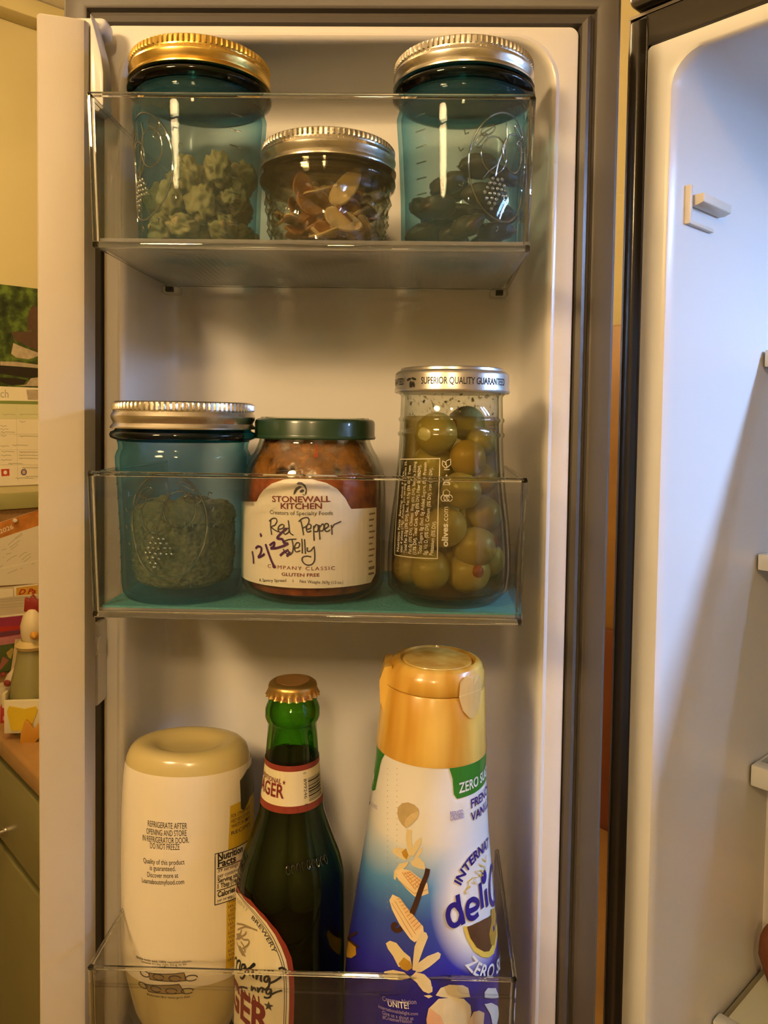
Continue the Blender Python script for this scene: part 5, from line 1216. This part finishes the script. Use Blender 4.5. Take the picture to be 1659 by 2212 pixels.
a = SCM.pick(*z((105, 2020))); text(SCM, 'VANILLA', (a[0] - 30, a[1]), a, 6, NAVY, 0.015, 0.45); pl(SCM, 'CALORIES', (130, 1965), (212, 2030), 1.8, LILAC, 0, 0.45, z=z)
# printed picture strip: scoop, flowers, wafers, vanilla pods
z = Z(740, 1700, 1120, 1659)
def art(name, polys, mat, off=0.3): return [decal(SCM, name, [spread(SCM, q, z)], mat, off) for q in polys]
IVORY = pmat('ivory_print', (0.74, 0.62, 0.36), 0.35, var=0.10, vscale=150); CREAMB = pmat('cream_shadow', (0.50, 0.38, 0.19), 0.35, var=0.25, vscale=180)
WAFER = pmat('wafer_print', (0.82, 0.58, 0.31), 0.35, var=0.10, vscale=120); WAFERL = pmat('wafer_line', (0.55, 0.28, 0.10), 0.4)
POD = pmat('pod_print', (0.055, 0.02, 0.012), 0.4); OCHRE = pmat('ochre_print', (0.48, 0.27, 0.03), 0.4, var=0.3, vscale=200)
art('scoop_print', [[(520, 250), (525, 190), (565, 150), (620, 142), (680, 165), (715, 205), (722, 240), (705, 290), (640, 360), (600, 385), (560, 350), (530, 300)]], CREAMB)
strokes(SCM, 'stem_print', [spread(SCM, [(630, 400), (625, 500), (650, 640)], z)], 3.2, IVORY, 0.32)
art('petal_print', [[(475, 580), (540, 565), (610, 590), (640, 660), (590, 690), (520, 650), (480, 620)], [(690, 510), (740, 470), (745, 520), (690, 620), (660, 660), (655, 590)], [(720, 590), (758, 560), (745, 610), (690, 690), (670, 680)], [(640, 700), (720, 660), (770, 710), (782, 775), (720, 765), (660, 740)], [(490, 790), (540, 720), (630, 700), (600, 750), (530, 800), (500, 875), (485, 860)]], IVORY, 0.34)
art('petal_shade', [[(560, 610), (600, 575), (625, 640), (605, 680), (575, 650)]], OCHRE, 0.42)
WAFERS = pmat('wafer_side', (0.84, 0.67, 0.40), 0.35, var=0.08, vscale=150); WAFERL = pmat('wafer_line', (0.66, 0.40, 0.19), 0.4)
art('wafer_print', [[(510, 790), (560, 765), (640, 785), (800, 905), (812, 1000), (700, 1040), (670, 1020), (545, 890), (512, 840)], [(445, 1065), (475, 1010), (540, 1040), (640, 1170), (760, 1310), (770, 1400), (680, 1460), (640, 1430), (540, 1290), (470, 1150)]], WAFERS, 0.36)
art('wafer_top', [[(565, 800), (635, 788), (765, 890), (690, 965)], [(520, 1050), (545, 1042), (640, 1172), (755, 1315), (700, 1350), (610, 1225)]], WAFER, 0.42)
strokes(SCM, 'wafer_lines', [spread(SCM, l, z) for l in [[(565 + 22*k, 800 - 3*k), (690 + 22*k, 965 - 22*k)] for k in range(4)] + [[(580 + 21*k, 820 + 26*k), (645 + 22*k, 795 + 18*k)] for k in range(6)] + [[(520 + 18*k, 1050 + 33*k), (550 + 21*k, 1046 + 27*k)] for k in range(10)] + [[(470, 1090), (560, 1240), (660, 1410)], [(495, 1070), (590, 1225), (690, 1380)], [(530, 870), (680, 1000), (805, 960)]]], 0.32, WAFERL, 0.5, curve=False)
art('scoop_light', [[(600, 300), (650, 250), (715, 225), (722, 245), (705, 292), (640, 360), (605, 380), (585, 345)]], pmat('scoop_light', (0.62, 0.49, 0.27), 0.35, var=0.25, vscale=220), 0.42)
strokes(SCM, 'vanilla_pod', [spread(SCM, [(803, 765), (790, 830), (750, 930), (705, 1060), (655, 1190)], z)], 2.6, POD, 0.52)
strokes(SCM, 'vanilla_pod', [spread(SCM, [(560, 1325), (520, 1348), (485, 1335), (480, 1305), (500, 1290), (515, 1305)], z)], 2.2, POD, 0.5)
art('petal_print', [[(412, 1470), (450, 1445), (510, 1465), (580, 1550), (640, 1600), (655, 1680), (600, 1700), (530, 1690), (480, 1590), (430, 1520)], [(665, 1640), (680, 1500), (740, 1350), (790, 1370), (806, 1410), (770, 1500), (720, 1640), (700, 1730), (660, 1720)], [(690, 1740), (720, 1650), (800, 1590), (900, 1550), (925, 1570), (915, 1610), (820, 1690), (740, 1740)], [(370, 1785), (400, 1735), (480, 1720), (580, 1740), (640, 1790), (560, 1815), (440, 1812)], [(640, 1790), (690, 1740), (770, 1760), (830, 1820), (845, 1900), (800, 1915), (740, 1880), (690, 1830)]], IVORY, 0.4)
art('petal_shade', [[(530, 1660), (580, 1600), (640, 1640), (660, 1700), (610, 1730), (560, 1710)]], OCHRE, 0.5)
art('petal_print', [[(55, 1190), (72, 1170), (82, 1250), (62, 1290)], [(35, 1450), (60, 1440), (130, 1500), (135, 1580), (90, 1612), (40, 1600)]], OCHRE, 0.36)
strokes(SCM, 'vanilla_pod', [spread(SCM, [(40, 1420), (90, 1460), (160, 1510)], z), spread(SCM, [(60, 1420), (110, 1390), (145, 1365)], z)], 1.2, POD, 0.5)
# second brand name wrapping round the left limb
strokes(SCM, 'brand_edge', [spread(SCM, l, z) for l in ([(118, 800), (112, 900), (108, 995)], [(128, 850), (110, 870)])], 2.6, NAVY, 0.5)
# brand name
BN = [('d', (975, 1320), (1140, 1285)), ('e', (1165, 1250), (1270, 1225)), ('l', (1300, 1150), (1322, 1145)), ('i', (1340, 1120), (1362, 1112)), ('g', (1378, 1098), (1440, 1068))]
a = SCM.pick(*z((980, 1312))); b = SCM.pick(*z((1380, 1130)))
strokes(SCM, 'brand_lettering', [spread(SCM, l, z) for l in (
    [(1080, 1010), (1095, 1120), (1118, 1200), (1135, 1290)], [(1100, 1150), (1060, 1105), (1010, 1130), (990, 1200), (1010, 1275), (1050, 1300), (1095, 1270), (1115, 1200)],
    [(1175, 1170), (1230, 1150), (1268, 1120), (1262, 1072), (1220, 1055), (1180, 1090), (1170, 1160), (1190, 1225), (1235, 1228), (1275, 1190)],
    [(1290, 900), (1300, 1000), (1315, 1140)], [(1342, 960), (1350, 1040), (1360, 1120)])], 2.5, NAVY, 0.5)
c0 = SCM.pick(*z((1328, 845))); decal(SCM, 'brand_dot', [ell(c0[0], c0[1], 2.8, 3.2)], NAVY, 0.5)
# limb of the bottle: the g of the name continues round the side
a = SCM.pick(*z((1372, 1020))); strokes(SCM, 'brand_lettering', [[(a[0] + 14, a[1] + 6), (a[0] + 9, a[1] + 10), (a[0] + 3, a[1] + 6), (a[0] + 2, a[1] - 3), (a[0] + 8, a[1] - 8), (a[0] + 14, a[1] - 2)], [(a[0] + 14, a[1] + 10), (a[0] + 14, a[1] - 12), (a[0] + 10, a[1] - 18), (a[0] + 2, a[1] - 18)]], 2.5, NAVY, 0.5)
text_path(SCM, 'INTERNAT', spread(SCM, [(1110, 925), (1140, 855), (1190, 765), (1250, 690), (1310, 625), (1370, 560)], z), 4.6, NAVY, 0.03, 0.5)
GLD = pmat('gold_line', (0.72, 0.50, 0.10), 0.4)
strokes(SCM, 'sunburst', [spread(SCM, l, z) for l in ([(1165, 1005), (1150, 980), (1175, 945), (1200, 935)], [(1185, 940), (1180, 890), (1225, 850)], [(1225, 895), (1265, 915), (1240, 850), (1300, 840), (1240, 790), (1305, 780), (1275, 720), (1320, 745), (1310, 670), (1345, 700), (1350, 640)], [(1300, 780), (1320, 800)], [(1330, 740), (1345, 790)], [(1285, 820), (1320, 830)])], 0.8, GLD, 0.5, curve=False)
# coffee cup picture under the name and curved words
cup = spread(SCM, [(1135, 1310), (1165, 1420), (1230, 1540), (1310, 1600), (1370, 1605), (1420, 1570), (1440, 1500), (1455, 1380), (1440, 1250)], z)
ci = spread(SCM, [(1168, 1315), (1200, 1420), (1260, 1510), (1330, 1550), (1375, 1545), (1400, 1500), (1420, 1380), (1410, 1190), (1330, 1240), (1250, 1280)], z)
decal(SCM, 'cup_rim_print', [cup + [(cup[-1][0] + 4, cup[-1][1] + 2)]], pmat('cup_gold', (0.80, 0.55, 0.08), 0.35), 0.36)
decal(SCM, 'coffee_print', [ci], pmat('coffee_print', (0.12, 0.05, 0.02), 0.35, var=0.5, vscale=90), 0.46)
art('cream_pour', [[(1395, 1150), (1430, 1130), (1440, 1380), (1420, 1490), (1390, 1480), (1375, 1380), (1395, 1280)]], OCHRE, 0.52)
text_path(SCM, 'ZERO SU', spread(SCM, [(1150, 1670), (1200, 1735), (1270, 1785), (1350, 1800), (1420, 1775), (1480, 1700)], z), 5.6, WHITEINK, 0.02, 0.5)
# foot of the sleeve, seen through the bin
z = Z(740, 2060, 1130, 1659)
art('scoop_print', [[(855, 378), (900, 310), (980, 280), (1100, 285), (1150, 310), (1168, 392), (1110, 400), (900, 392)], [(770, 600), (790, 500), (880, 410), (1000, 395), (1110, 410), (1170, 470), (1180, 540), (1140, 700), (780, 700)]], IVORY, 0.36)
art('scoop_print', [[(770, 600), (800, 490), (900, 570), (940, 660), (930, 720), (780, 720)]], pmat('peach_print', (0.76, 0.44, 0.25), 0.4), 0.44)
art('petal_print', [[(690, 275), (760, 270), (825, 300), (825, 345), (790, 362), (740, 340)], [(745, 380), (800, 374), (828, 388), (790, 405)]], IVORY, 0.36)
art('cream_lick', [[(1300, 400), (1300, 350), (1330, 312), (1400, 312), (1430, 400)], [(1298, 460), (1360, 448), (1420, 480), (1440, 560), (1410, 650), (1370, 640), (1355, 560)]], WHITEINK, 0.36)
art('wafer_print', [[(1140, 640), (1200, 530), (1250, 518), (1298, 540), (1290, 640), (1260, 720), (1140, 720)]], WAFER, 0.4)
for s_, a, b, h in (('Creamer Nation', (372, 425), (680, 455), 2.0), ('UNITE!', (422, 475), (612, 500), 2.8), ('internationaldelight.com', (335, 492), (695, 560), 1.6), ('Give us a shout at', (370, 550), (655, 605), 1.7), ('#CreamerNation', (372, 590), (640, 632), 1.7)):
    pl(SCM, s_, a, b, h, LILAC if h < 2.5 else WHITEINK, 0.012, 0.45, z=z)
# perforation in the sleeve
pf = MB()
for k in range(26):
    for px0, px1 in ((838, 805), (858, 858)):
        u, v = SCM.pick(px0 + (px1 - px0)*0, 1660 + k*12); p = SCM.map(u, v, 0.25); pf.lathe([(0, -0.25), (0.25, 0), (0, 0.25)], 5, c=p)
pfo = pf.build('perforation', CREAMB, cm); pfo['kind'] = 'stuff'
